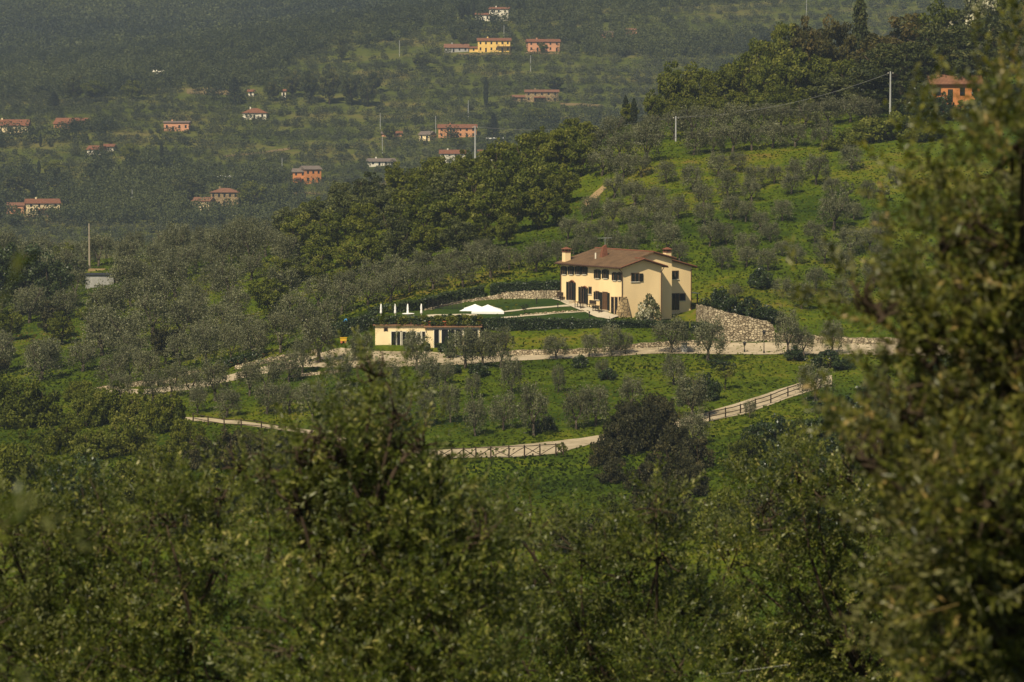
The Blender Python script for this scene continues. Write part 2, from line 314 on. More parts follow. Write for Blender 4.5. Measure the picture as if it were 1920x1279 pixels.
#@@TERRAIN
# ------------------------------------------------------------------ terrain: smooth surface through surveyed points
NEAR_PX = [  # image x, image y, metres ahead
 (1167, 594, 370), (1110, 574, 377), (1052, 558, 383.5), (1240, 604, 369), (1300, 606, 374), (1300, 585, 384), (1230, 575, 389),
 (1130, 598, 368), (1050, 598, 371), (950, 599, 371), (870, 600, 371), (790, 600, 371), (710, 599, 371),
 (1050, 575, 379), (950, 575, 381), (860, 578, 381), (1000, 562, 389), (920, 565, 390), (850, 572, 389), (760, 585, 382), (700, 588, 381),
 (1040, 548, 391), (980, 550, 392), (915, 552, 393), (850, 558, 394), (780, 568, 391), (700, 580, 388),
 (950, 621, 367.5), (1100, 616, 368), (1220, 613, 368.5),
 (950, 650, 361.5), (1100, 645, 362), (1230, 640, 363.5), (1300, 625, 367),
 (690, 659, 365.0), (730, 659, 365.0), (770, 659, 365.0), (810, 659, 365.0), (850, 660, 364.8), (700, 659, 363.5), (800, 659, 363.3), (880, 663, 361.5), (640, 652, 367), (640, 690, 354), (800, 686, 353), (700, 690, 352.5),
 (950, 668, 357.5), (950, 677, 354), (1100, 662, 359), (1100, 671, 355.5), (1240, 651, 361), (1240, 663, 357),
 (1380, 643, 363.5), (1380, 664, 356), (1480, 643, 364.5), (1480, 664, 356.5), (1600, 645, 365), (1600, 665, 357), (1720, 648, 365), (1720, 668, 357), (1850, 650, 366),
 (1320, 575, 375), (1400, 590, 371), (1450, 603, 368.5), (1600, 625, 368), (1330, 615, 369), 
 (1350, 555, 386), (1500, 560, 384), (1650, 570, 382), (1350, 480, 414), (1500, 470, 417), (1650, 460, 420), (1800, 450, 422),
 (1350, 400, 438), (1500, 385, 442), (1650, 365, 446), (1350, 340, 462), (1500, 325, 464), (1650, 300, 468),
 (1215, 305, 478), (1300, 295, 482), (1450, 275, 485), (1600, 255, 488), (1750, 225, 492), (1900, 200, 496),
 (1300, 235, 515), (1450, 205, 520), (1600, 180, 525), (1750, 155, 530), (1900, 130, 535), (1180, 240, 520), (1060, 275, 525),
 (900, 522, 408), (1000, 510, 408), (820, 545, 405), (730, 568, 402), (1040, 525, 400), (960, 470, 428), (1050, 450, 436), (1100, 420, 448), (1100, 375, 466), (1140, 350, 474),
 (800, 500, 428), (700, 520, 430), (620, 560, 420), (850, 440, 455), (980, 400, 470), (700, 470, 460), (600, 510, 455),
 (950, 340, 505), (850, 370, 510), (700, 420, 510), (560, 460, 510), (1000, 310, 520),
 (400, 500, 520), (300, 515, 520), (190, 538, 520), (60, 560, 515), (-60, 570, 510), (400, 470, 565), (250, 480, 575), (120, 495, 580), (0, 500, 585),
 (500, 580, 440), (400, 600, 440), (300, 620, 440), (150, 640, 440), (0, 660, 440), (-80, 670, 440),
 (560, 640, 395), (460, 662, 390), (360, 690, 385), (260, 715, 380), (150, 735, 378), (0, 760, 375), (-80, 770, 370),
 (560, 692, 355), (470, 710, 355), (370, 732, 355), (270, 741, 358),
 (640, 740, 338), (800, 745, 334), (960, 745, 331), (1120, 740, 331), (1280, 735, 332), (1400, 722, 336), (1500, 712, 341), (1650, 705, 343), (1800, 710, 343),
 (360, 783, 332), (450, 792, 326), (600, 815, 315), (820, 846, 302.5), (820, 859, 298), (960, 837, 304), (960, 857, 298), (1100, 822, 309), (1100, 834, 304.5), (1200, 805, 312), (1310, 779, 320), (1320, 793, 315.5), (1400, 752, 327), (1400, 776, 320), (1490, 722, 338), (1490, 742, 331),
 (950, 905, 285), (1150, 895, 287), (800, 910, 284), (1300, 870, 291), (1450, 820, 303), (1600, 800, 308), (1800, 790, 310),
 (950, 965, 262), (1150, 960, 262), (700, 960, 264), (1400, 940, 266), (1700, 920, 268), (400, 880, 288), (200, 860, 300), (0, 850, 310), (400, 960, 262), (100, 960, 265),
]
NEAR_XYZ = []
for x_ in (-260, -130, -65, 0, 65, 130, 260):
    s_ = x_ * 0.02
    for (y_, z_) in ((-30, 1.0), (0, -1.75), (8, -2.9), (16, -5.0), (27, -7.6), (40, -11.0), (60, -16.5), (100, -26.5), (150, -34.5), (200, -37.0)):
        if abs(x_) > 100 and y_ in (8, 16, 27): continue
        if abs(x_) == 65 and y_ in (8, 27): continue
        NEAR_XYZ.append((x_, y_, z_ + (0.0 if abs(x_) < 100 else s_)))
for x_, ztop in ((-330, -40), (-200, -36), (-110, -32), (-50, -30), (0, -26), (50, -14), (100, -4), (170, 2), (300, 10)):
    NEAR_XYZ += [(x_, 640, ztop - 5), (x_, 720, ztop - 30), (x_, 800, -72)]
NEAR_XYZ += [(-300, 300, -36), (-300, 450, -32), (-300, 560, -32), (260, 300, -30), (260, 370, -20), (260, 450, -2), (260, 540, 12), (200, 300, -31), (-160, 300, -34), (-160, 420, -30), (-160, 540, -28)]
FAR_PX = [(-100, 440, 1165), (0, 440, 1165), (300, 430, 1172), (600, 405, 1195), (900, 310, 1270), (1200, 230, 1340), (1400, 160, 1400), (1600, 130, 1430), (2000, 120, 1440),
 (0, 330, 1270), (300, 320, 1275), (600, 310, 1285), (-100, 330, 1270), (-300, 330, 1270),
 (0, 235, 1350), (300, 225, 1355), (600, 215, 1365), (900, 200, 1375), (-150, 240, 1350),
 (0, 185, 1440), (300, 150, 1450), (550, 122, 1460), (750, 100, 1475), (900, 100, 1465), (1100, 90, 1475), (1300, 80, 1485), (1600, 60, 1500), (2000, 40, 1520),
 (850, 42, 1530), (950, 30, 1545), (1100, 20, 1560), (1300, 0, 1590), (1600, -20, 1610), (2000, -40, 1630),
 (0, 110, 1740), (200, 100, 1750), (400, 80, 1760), (600, 60, 1780), (800, 30, 1800), (0, 0, 2060), (300, -10, 2080), (600, -20, 2100), (900, -40, 2050), (1300, -80, 1950), (1700, -110, 1950),
 (0, -120, 2400), (500, -130, 2420), (1000, -140, 2400), (1500, -170, 2400), (-300, -100, 2400), (2200, -170, 2400)]
def tps_fit(pts, lam):
    pts = np.array(pts, float); X = pts[:, :2] / 100.0; z = pts[:, 2]; n = len(X)
    d2 = ((X[:, None] - X[None]) ** 2).sum(-1); K = 0.5 * d2 * np.log(d2 + 1e-12) + lam * np.eye(n)
    Pm = np.hstack([np.ones((n, 1)), X]); A = np.zeros((n + 3, n + 3)); A[:n, :n] = K; A[:n, n:] = Pm; A[n:, :n] = Pm.T
    sol = np.linalg.solve(A, np.concatenate([z, np.zeros(3)]))
    def f(x, y):
        x = np.asarray(x, float); y = np.asarray(y, float); sh = x.shape; q = np.stack([x.ravel(), y.ravel()], 1) / 100.0
        o = np.empty(len(q))
        for i in range(0, len(q), 20000):
            b = q[i:i + 20000]; d = ((b[:, None] - X[None]) ** 2).sum(-1)
            o[i:i + 20000] = (0.5 * d * np.log(d + 1e-12)) @ sol[:n] + sol[n] + b @ sol[n + 1:]
        return o.reshape(sh)
    return f
near_f = tps_fit([P(*p) for p in NEAR_PX] + NEAR_XYZ, 0.0002)
FAR_XYZ = [(x_, y_, z_) for x_ in (-600, -250, 0, 250, 600) for (y_, z_) in ((700, -68), (820, -74), (930, -68))] + [(x_, 1165, -42) for x_ in (-700, 400, 700)] + [(x_, 1500, 35) for x_ in (-800, 800)] + [(x_, 2400, 130) for x_ in (-900, 900)]
far_f = tps_fit([P(*p) for p in FAR_PX] + FAR_XYZ, 0.02)
def ground(x, y):
    x = np.asarray(x, float); y = np.asarray(y, float) + 0 * x; x = x + 0 * y
    t = np.clip((y - 700) / 100.0, 0, 1); t = t * t * (3 - 2 * t)
    o = np.zeros(x.shape)
    a = t < 1; b = t > 0
    if a.any(): o[a] += (1 - t[a]) * near_f(x[a], y[a])
    if b.any(): o[b] += t[b] * far_f(x[b], y[b])
    return o
def gz(x, y): return float(ground(np.array([x]), np.array([y]))[0])
def hit(px, py, d0=200.0, d1=660.0, step=1.0):
    """where the sight line through (px,py) meets the ground"""
    ds = np.arange(d0, d1, step); p0 = np.array(P(px, py, 1.0)); pts = ds[:, None] * p0
    g = ground(pts[:, 0], pts[:, 1]); below = pts[:, 2] <= g
    if not below.any(): D = ds[int(np.argmax(g / ds))]
    else:
        i = int(np.argmax(below))
        if i == 0: D = d0
        else:
            a0 = pts[i - 1, 2] - g[i - 1]; a1 = pts[i, 2] - g[i]; D = ds[i - 1] + step * a0 / (a0 - a1)
    x, y = p0[0] * D, D
    return (x, y, gz(x, y))
def fhit(px, py): return hit(px, py, 1000, 2500, 4.0)

def build_ground():
    xs = np.concatenate([np.linspace(-900, -170, 22)[:-1], np.arange(-170, 170.1, 1.6), np.linspace(170, 900, 22)[1:]])
    ys = np.concatenate([np.linspace(-60, 0, 6)[:-1], np.arange(0, 100, 2.0), np.arange(100, 250, 3.0), np.arange(250, 420, 1.0), np.arange(420, 660, 2.0), np.arange(660, 1100, 12.0), np.arange(1100, 1700, 7.0), np.arange(1700, 2700, 25.0)])
    X, Y = np.meshgrid(xs, ys); Z = ground(X, Y)
    V = np.stack([X, Y, Z], -1).reshape(-1, 3); nx = len(xs); ny = len(ys)
    i = np.arange(ny - 1)[:, None] * nx + np.arange(nx - 1)[None]; i = i.ravel()
    Q = np.stack([i, i + 1, i + nx + 1, i + nx], 1)
    o = link("ground", np_mesh("ground", V, Q, smooth=True), M['ground']); tag(o, kind="structure"); return o
build_ground()
def ribbon(name, top, bot, m, lift=0.05, nu=60, nv=5, kind="structure", hit=hit):
    """sheet laid on the ground between two outlines seen in the image"""
    def samp(pl, s):
        pl = np.array(pl, float); x = np.interp(s, np.linspace(0, 1, len(pl)), pl[:, 0]); y = np.interp(s, np.linspace(0, 1, len(pl)), pl[:, 1]); return x, y
    V = []
    for i in range(nu + 1):
        s = i / nu; tx, ty = samp(top, s); bx, by = samp(bot, s)
        a = np.array(hit(tx, ty)); b = np.array(hit(bx, by))
        for j in range(nv + 1):
            q = a + (b - a) * j / nv
            wob = 0.10 * math.sin(i * 0.9 + j) if j in (0, nv) else 0
            V.append((q[0], q[1] + wob, gz(q[0], q[1] + wob) + lift))
    Q = [(i * (nv + 1) + j, (i + 1) * (nv + 1) + j, (i + 1) * (nv + 1) + j + 1, i * (nv + 1) + j + 1) for i in range(nu) for j in range(nv)]
    if V[0][1] < 700: KEEPOUT.append(np.array(V)[:, :2].reshape(nu + 1, nv + 1, 2))
    o = link(name, np_mesh(name, V, Q, smooth=True), m); tag(o, kind=kind); return o
KEEPOUT = []
ribbon("road", [(160, 728), (270, 731), (370, 717), (470, 694), (560, 672), (640, 652), (705, 659), (800, 659), (870, 668), (960, 668), (1100, 662), (1240, 651), (1380, 643), (1480, 643), (1600, 645), (1720, 648), (1850, 650)],
       [(160, 736), (270, 740), (370, 730), (470, 706), (560, 689), (640, 690), (705, 690), (800, 686), (870, 684), (960, 677), (1100, 671), (1240, 663), (1380, 665), (1480, 665), (1600, 665), (1720, 668), (1850, 668)], M['gravel'], nu=170)
ribbon("lower_road", [(330, 782), (400, 785), (450, 790), (600, 809), (720, 842), (815, 845), (960, 836), (1040, 828), (1105, 820), (1200, 803), (1310, 778), (1400, 751), (1490, 721), (1560, 704)],
       [(330, 787), (400, 793), (450, 797), (600, 817), (720, 855), (815, 860), (960, 858), (1040, 852), (1105, 834), (1200, 818), (1310, 794), (1400, 776), (1490, 743), (1560, 722)], M['gravel'], nu=150)
ribbon("lawn", [(740, 590), (800, 582), (860, 570), (930, 562), (1000, 561), (1050, 560), (1085, 570), (1130, 588), (1150, 598)],
       [(740, 600), (800, 601), (860, 602), (930, 602), (1000, 602), (1050, 602), (1090, 602), (1120, 602), (1140, 602)], M['lawn'], lift=0.06, nu=50, nv=14)
ribbon("garden_path", [(945, 585), (1000, 578), (1060, 573), (1100, 570)], [(945, 587), (1000, 580.5), (1060, 576), (1100, 574)], M['paving'], lift=0.1, nu=24, nv=2)
ribbon("garden_path", [(935, 597), (1000, 591), (1060, 586), (1110, 583)], [(935, 599), (1000, 593.5), (1060, 588), (1112, 586)], M['paving'], lift=0.1, nu=24, nv=2)
ribbon("house_pavement", [(1040, 559), (1060, 561), (1085, 570), (1115, 580), (1145, 590), (1165, 594)], [(1035, 562), (1050, 566), (1072, 577), (1095, 586), (1120, 597), (1145, 600)], M['paving'], lift=0.14, nu=30, nv=4)
ribbon("terrace_path", [(800, 592), (850, 590), (900, 591)], [(800, 597), (850, 596), (900, 597)], M['paving'], lift=0.09, nu=12, nv=2)
ribbon("dirt_track", [(1092, 380), (1110, 365), (1130, 348)], [(1100, 388), (1118, 373), (1137, 353)], M['earth'], nu=14, nv=3)
#@@END_TERRAIN

# ------------------------------------------------------------------ building kit
def face_map(face, off=0.0):
    """along, outward, up  ->  building x,y,z.  L: wall x=off facing -x, F: wall y=off facing -y, Rr: wall x=off facing +x"""
    if face == 'L': return lambda a, o, z: (off - o, a, z)
    if face == 'R': return lambda a, o, z: (off + o, a, z)
    return lambda a, o, z: (a, off - o, z)
def window(root, face, off, s, z0, w, h, sh='open', name="window", frame=None, pane=None, shm=None, label=None, sill=True, bars=True):
    """s = centre along the wall. Children: frame (this mesh) > pane, shutters, sill"""
    T = face_map(face, off); f = MB(T); t = 0.09
    x0, x1, z1 = s - w / 2, s + w / 2, z0 + h
    f.box(x0 - t, x0, -0.05, 0.05, z0, z1); f.box(x1, x1 + t, -0.05, 0.05, z0, z1); f.box(x0 - t, x1 + t, -0.05, 0.055, z1, z1 + t)
    if bars and w > 0.6:
        f.box(s - 0.03, s + 0.03, -0.02, 0.04, z0, z1)
    wo = f.build(name, frame or M['frame'], root)
    if label: wo["label"] = label
    MB(T).box(x0, x1, -0.05, 0.012, z0, z1).build("pane", pane or M['glass'], wo)
    if sill: MB(T).box(x0 - t - 0.05, x1 + t + 0.05, -0.05, 0.10, z0 - 0.09, z0).build("sill", M['sill'], wo)
    sw = w / 2
    def leaf(a0, a1, o0, o1):
        q = MB(T); q.box(a0, a1, o0, o1, z0 + 0.01, z1 - 0.01)
        n = max(4, int(h / 0.22))
        for k in range(n):
            zz = z0 + 0.06 + (h - 0.12) * (k + 0.5) / n
            q.box(a0 + 0.05, a1 - 0.05, o1, o1 + 0.012, zz - 0.04, zz + 0.03)
        q.build("shutter", shm or M['shutter'], wo)
    if sh == 'open':
        leaf(x0 - t - sw, x0 - t, 0.062, 0.10); leaf(x1 + t, x1 + t + sw, 0.062, 0.10)
    elif sh == 'closed':
        leaf(x0, s - 0.005, 0.02, 0.05); leaf(s + 0.005, x1, 0.02, 0.05)
    elif sh == 'left': leaf(x0 - t - sw, x0 - t, 0.062, 0.10)
    elif sh == 'right': leaf(x1 + t, x1 + t + sw, 0.062, 0.10)
    return wo
def chimney(root, x, y, z0, z1, w=0.75, m=None):
    c = MB(); c.box(x - w / 2, x + w / 2, y - w / 2, y + w / 2, z0, z1)
    co = c.build("chimney", m or M['yellow'], root)
    k = MB()
    k.box(x - w / 2 - .06, x + w / 2 + .06, y - w / 2 - .06, y + w / 2 + .06, z1 + .002, z1 + .08)
    for sx in (-1, 1):
        for sy in (-1, 1): k.box(x + sx * (w / 2 - .1) - .08, x + sx * (w / 2 - .1) + .08, y + sy * (w / 2 - .1) - .08, y + sy * (w / 2 - .1) + .08, z1 + .08, z1 + .38)
    a = w / 2 + .14
    k.add([(x - a, y - a, z1 + .38), (x + a, y - a, z1 + .38), (x + a, y + a, z1 + .38), (x - a, y + a, z1 + .38), (x - a * .2, y, z1 + .66), (x + a * .2, y, z1 + .66)],
          [(3, 2, 1, 0), (0, 1, 5, 4), (1, 2, 5), (2, 3, 4, 5), (3, 0, 4)])
    k.build("chimney_cap", M['brick'], co)
    return co

# ------------------------------------------------------------------ the villa
HC = P(1167, 592, 370); HB = HC[2]
villa = thing("villa", "large yellow two storey villa with stepped gables and brown tiled roof", "villa", HC, R(30))
cu, su = math.cos(R(30)), math.sin(R(30))
def hw(u, v): return (HC[0] + u * cu - v * su, HC[1] + u * su + v * cu)
def zL(py, v):  return -(py - 240) / F * hw(0, v)[1] - HB
def vL(px):     # facade position seen at px
    a = (px - 960) / F
    return (HC[0] - a * HC[1]) / (su + a * cu)
def uF(px, v):
    a = (px - 960) / F
    return (a * (HC[1] + v * cu) - HC[0] + v * su) / (cu - a * su)
def zF(py, u, v): return -(py - 240) / F * hw(u, v)[1] - HB
E = zL(499.5, 0); S2, S3 = 1.8, 4.7
U1 = uF(1241, 0); U2 = uF(1260, S2); U3 = uF(1297, S3); V1 = vL(1052)
UR = 5.5; UW = U1 / 2; K1 = 0.285; K2 = 0.255
def hmain(u): return E + (K1 * u if u <= UR else K1 * UR - K2 * (u - UR))
def hwing(u): return E + (K1 * u if u <= UW else K1 * UW - K1 * (u - UW))
def wallstrip(mb, pts, top, bot=-3.0):
    for (a, b) in zip(pts[:-1], pts[1:]):
        mb.add([(a[0], a[1], bot), (b[0], b[1], bot), (b[0], b[1], top(b[0])), (a[0], a[1], top(a[0]))], [(0, 1, 2, 3)])
wb = MB(); G = 0.06
wallstrip(wb, [(0, V1), (0, 0)], lambda u: hmain(u) - G)
wallstrip(wb, [(0, 0), (UW, 0), (U1, 0)], lambda u: hwing(u) - G)
wallstrip(wb, [(U1, 0), (U1, S2)], lambda u: hwing(u) - G)
wallstrip(wb, [(UW, S2), (UR, S2), (U2, S2)], lambda u: hmain(u) - G)
wallstrip(wb, [(U2, S2), (U2, S3), (U3, S3), (U3, V1)], lambda u: hmain(u) - G)
wallstrip(wb, [(U3, V1), (UR, V1), (0, V1)], lambda u: hmain(u) - G)
wb.build("walls", M['yellow'], villa)
OV = 0.55
def roofslab(polys, name, m, parent):
    mb = MB()
    for poly, fn in polys: mb.prism(poly, lambda x, y: fn(x) - 0.05, lambda x, y: fn(x) + 0.10)
    return mb.build(name, m, parent)
left = lambda u: E + K1 * u
rf = roofslab([([(-OV, -OV), (UW, -OV), (UW, S2 - .4), (UR, S2 - .4), (UR, V1 + OV), (-OV, V1 + OV)], left)], "roof", M['tile'], villa)
roofslab([([(UW, -OV), (U1 + OV, -OV), (U1 + OV, S2 - .002), (UW, S2 - .002)], lambda u: E + K1 * UW - K1 * (u - UW))], "wing_roof", M['tile'], villa)
roofslab([([(UR, S2 - .4), (U2 + .45, S2 - .4), (U2 + .45, S3 - .4), (U3 + OV, S3 - .4), (U3 + OV, V1 + OV), (UR, V1 + OV)], lambda u: E + K1 * UR - K2 * (u - UR))], "rear_roof", M['tile'], villa)
# ridge tiles, eave board, gutters and downpipes
rd = MB(); rd.tube([(UR, S2 - .4, hmain(UR) + .1), (UR, V1 + OV, hmain(UR) + .1)], .13, 6); rd.tube([(UW, -OV, hwing(UW) + .1), (UW, S2 - .2, hwing(UW) + .1)], .13, 6)
rd.tube([(-OV, -OV, left(-OV) + .08), (UW, -OV, left(UW) + .1)], .09, 5); rd.tube([(U1 + OV, -OV, hwing(U1 + OV) + .08), (UW, -OV, left(UW) + .1)], .09, 5)
rd.tube([(UR, S2 - .4, hmain(UR) + .1), (U2 + .45, S2 - .4, hmain(U2 + .45) + .08)], .09, 5); rd.tube([(U2 + .45, S3 - .4, hmain(U2 + .45) + .08), (U3 + OV, S3 - .4, hmain(U3 + OV) + .08)], .09, 5)
rd.build("ridge_tiles", M['brick'], rf)
gt = MB(); gt.tube([(-OV - .06, -OV, left(-OV) - .03), (-OV - .06, V1 + OV, left(-OV) - .03)], .09, 6); gt.tube([(U1 + OV + .05, -OV, hwing(U1 + OV) - .03), (U1 + OV + .05, S2, hwing(U1 + OV) - .03)], .08, 6)
gt.tube([(U3 + OV + .05, S3 - .4, hmain(U3 + OV) - .03), (U3 + OV + .05, V1, hmain(U3 + OV) - .03)], .08, 6)
gt.build("gutter", M['copper'], villa)
for pts in ([(-OV, -.0, E - .2), (-.12, -.08, E - .75), (-.10, -.08, 1.2), (-.1, -.08, -.5)], [(-OV, V1 - .1, E - .2), (-.12, V1 - .12, E - .8), (-.1, V1 - .12, 0.5)], [(U1 + .3, -.1, hwing(U1) - .2), (U1 - .12, -.08, hwing(U1) - .8), (U1 - .12, -.08, -1)], [(U3 - .1, S3 - .08, hmain(U3) - .4), (U3 - .1, S3 - .08, -1)]):
    MB().tube(pts, .055, 6).build("downpipe", M['copper'], villa)
# rafters under the eaves
ra = MB()
for k in range(30):
    v = V1 * (k + .5) / 30; ra.add([(-OV + .03, v - .05, left(-OV) - .15), (0, v - .05, E - .15), (0, v + .05, E - .15), (-OV + .03, v + .05, left(-OV) - .15), (-OV + .03, v - .05, left(-OV) - .052), (0, v - .05, E - .052), (0, v + .05, E - .052), (-OV + .03, v + .05, left(-OV) - .052)],
                               [(0, 3, 2, 1), (0, 1, 5, 4), (2, 3, 7, 6), (3, 0, 4, 7)])
ra.build("rafters", M['darkwood'], villa)
# upper windows of the long front
for px in (1058.5, 1071.5, 1084.5, 1096.5):
    v = vL(px); window(villa, 'L', 0, v, zL(514.0, v) , 0.66, 0.98, 'open')
for px in (1121, 1136):
    v = vL(px); window(villa, 'L', 0, v, zL(521.5, v), 0.72, 1.05, 'open')
for px in (1153, 1162):
    v = vL(px); window(villa, 'L', 0, v, zL(525.5, v), 0.5, 0.95, 'open')
# ground floor
def door(px, ptop, pbot, w, side='open', m=None):
    v = vL(px); z0 = zL(pbot, v); z1 = zL(ptop, v)
    return window(villa, 'L', 0, v, z0, w, z1 - z0, side, name="door", pane=m or M['glass'], sill=False)
door(1071.5, 528.5, 562.5, 1.05); door(1094.5, 538.0, 569.5, 1.05, 'open'); door(1135.0, 548.0, 580.5, 1.05, 'open', M['brownwood'])
v = vL(1107); window(villa, 'L', 0, v, zL(551, v), 0.6, 0.85, 'closed')
v = vL(1120.5); window(villa, 'L', 0, v, zL(561.5, v), 0.7, 1.0, 'open')
for px in (1149, 1156, 1163.5): door(px, 557.5, 590.5 , 0.52, 'none')
# arched canopies over the two far doors
for px, py in ((1074, 530), (1098, 541)):
    v = vL(px); MB(face_map('L', 0)).tube([(v - .5, .03, zL(py, v)), (v - .35, .12, zL(py, v) + .22), (v, .14, zL(py, v) + .3), (v + .35, .12, zL(py, v) + .22), (v + .5, .03, zL(py, v))], .09, 6).build("door_arch", M['brick'], villa)
# gable window and windows of the stepped side
u = uF(1192, 0); window(villa, 'F', 0, uF(1191, 0), zF(527.5, u, 0), 1.05, 1.0, 'right')
u = uF(1266, S3); window(villa, 'F', S3, u, zF(523, u, S3), .9, 1.0, 'none')
u = uF(1268, S3); window(villa, 'F', S3, uF(1267, S3), zF(581, u, S3), .95, 2.05, 'left', name="door", sill=False)
u = uF(1280, S3); window(villa, 'F', S3, u, zF(563.5, u, S3), .75, .85, 'closed')
u = uF(1273, S3); window(villa, 'F', S3, u, zF(602, u, S3), .4, .45, 'none', bars=False)
# chimneys
chimney(villa, uF(1062, 14.0) , 14.0, hmain(0.7) - .3, zF(472, 1, 14.0), .8)
chimney(villa, uF(1251, 9.5), 9.5, hmain(9) - .5, zF(474, 8, 9.5), .78)
bc = MB(); ux, vx = uF(1132, 9.0), 9.0; zb = hmain(min(ux, UR)) - .2
bc.add([(ux - .5, vx - .35, zb), (ux + .45, vx - .35, zb), (ux + .45, vx + .35, zb), (ux - .5, vx + .35, zb), (ux - .12, vx - .2, zb + 1.55), (ux + .3, vx - .2, zb + 1.75), (ux + .3, vx + .2, zb + 1.75), (ux - .12, vx + .2, zb + 1.55)],
       [(0, 3, 2, 1), (4, 5, 6, 7), (0, 1, 5, 4), (1, 2, 6, 5), (2, 3, 7, 6), (3, 0, 4, 7)])
bc.build("brick_chimney", M['brick'], villa)
MB().tube([(ux - 1.2, vx, zb), (ux - 1.2, vx, zb + .75)], .1, 6).build("vent_pipe", M['offwhite'], villa)
an = MB(); an.tube([(ux + .2, vx, zb + 1.6), (ux + .2, vx, zb + 2.7)], .025, 5); an.tube([(ux - .9, vx, zb + 2.6), (ux + 1.2, vx, zb + 2.6)], .02, 5)
for k in range(6): an.tube([(ux - .8 + .35 * k, vx - .35, zb + 2.6), (ux - .8 + .35 * k, vx + .35, zb + 2.6)], .015, 4)
an.build("aerial", M['galv'], villa)
# sloping stone buttress at the corner
bt = MB(); uu = 0.9
bt.add([(-.95, -.75, -1.5), (1.1, -.75, -1.5), (1.1, .0, -1.5), (-.95, 1.0, -1.5), (-.12, -.16, 2.35), (.55, -.16, 2.35), (.55, 0, 2.35), (-.12, .2, 2.35)], [(0, 1, 5, 4), (1, 2, 6, 5), (2, 3, 7, 6), (3, 0, 4, 7), (4, 5, 6, 7)])
bt.build("buttress", M['stone_house'], villa)
# doorsteps
for px in (1071.5, 1094.5, 1135):
    v = vL(px); z = zL({1071.5: 562.5, 1094.5: 569.5, 1135: 580.5}[px], v); MB().box(-.9, -.002, v - .9, v + .9, z - .6, z - .03).build("doorstep", M['paving'], villa)
# lean-to canopy on the far right wall
ap = MB(); zc = zF(546, U3, 7) ; ap.prism([(U3 + .01, 6.2), (U3 + 2.2, 6.2), (U3 + 2.2, 10.0), (U3 + .01, 10.0)], lambda x, y: zc - .16 * (x - U3), lambda x, y: zc + .12 - .16 * (x - U3))
apo = ap.build("porch_roof", M['offwhite'], villa)
for q in (6.4, 9.8): MB().box(U3 + 2.0, U3 + 2.12, q, q + .12, -2, zc - .35).build("porch_post", M['darkwood'], apo)
MB().box(U3 + .02, U3 + 1.9, 9.2, 9.5, -2, zc - .45).build("porch_shade", M['barkdark'], apo)  # dark panel standing in for the shade beneath the porch roof

# benches and tables in front of the villa
def bench(name, u, v, w, rot, label, back=True):
    x, y = hw(u, v); t = thing(name, label, "bench" if back else "table", (x, y, gz(x, y) + .14), R(30) + rot)
    q = MB()
    if back:
        q.box(-w / 2, w / 2, -.22, .22, .40, .45).build("seat", M['darkwood'], t)
        MB().box(-w / 2, w / 2, .20, .25, .47, .95).build("backrest", M['darkwood'], t)
    else: q.box(-w / 2, w / 2, -.4, .4, .70, .75).build("table_top", M['darkwood'], t)
    hh = .40 if back else .70
    for sx in (-1, 1):
        for sy in (-1, 1): MB().box(sx * (w / 2 - .08) - .035, sx * (w / 2 - .08) + .035, sy * .17 - .035, sy * .17 + .035, -.1, hh).build("leg", M['darkwood'], t)
    return t
bench("garden_bench", -.7, vL(1056.5), 1.5, R(90) + math.pi, "dark wooden bench beside the farthest villa door")
bench("garden_bench", -.8, vL(1119), 1.6, R(90) + math.pi, "dark wooden bench below the low shuttered villa window")
bench("garden_table", -1.9, vL(1110), 1.5, R(90), "dark garden table on the paving before the villa bench", False)
bench("garden_table", -1.5, vL(1139), 1.6, R(90), "dark garden table by the brown villa door", False)
def sapling_pot(): pass

M['brownslab'] = plain('brown_clay_edging', (0.22, 0.12, 0.07), 0.85, 0.2, 2.0, 0.1)
# ------------------------------------------------------------------ pool house with roof terrace
PD = 366.0
pz = P(800, 656, PD)[2]; ptop = P(800, 613.5, PD)[2]
X = lambda px, D=PD: P(px, 600, D)[0]
pool = thing("pool_house", "low cream outbuilding set into the bank under a planted roof terrace", "outbuilding", (X(800), PD, pz))
ox = X(800); H = ptop - pz
b = MB(); b.box(0, X(900) - ox, 0, 5.0, -1.5, H); b.build("walls", M['cream'], pool)
b = MB(); b.box(X(703) - ox, -.003, .5, 5.5, -1.0, H + .18); b.build("wing_walls", M['cream'], pool)
b = MB(); b.box(-.35, X(904) - ox, -.35, 5.6, H + .002, H + .16); b.build("terrace_slab", M['brownslab'], pool)
b = MB(); b.box(X(699) - ox, -.36, 0.2, 6.2, H + .182, H + .32); b.build("wing_slab", M['brownslab'], pool)
b = MB(); b.box(-.02, X(898) - ox, -.06, -.003, H - .28, H - .02); b.build("lintel", M['galv'], pool)
for a0, a1 in ((814, 823), (828, 866), (870, 896)):
    c0, c1 = X(a0) - ox, X(a1) - ox
    d = MB(); d.box(c0, c1, -.03, .02, 0, H - .3); do = d.build("door", M['glass'], pool)
    q = MB(); q.box(c0 - .09, c0 - .003, -.05, .02, 0, H - .3); q.box(c1 + .003, c1 + .09, -.05, .02, 0, H - .3)
    if c1 - c0 > 1.2:
        n = int((c1 - c0) / .8)
        for k in range(1, n): q.box(c0 + (c1 - c0) * k / n - .03, c0 + (c1 - c0) * k / n + .03, -.055, -.032, 0, H - .3)
    q.build("door_frame", M['offwhite'], do)
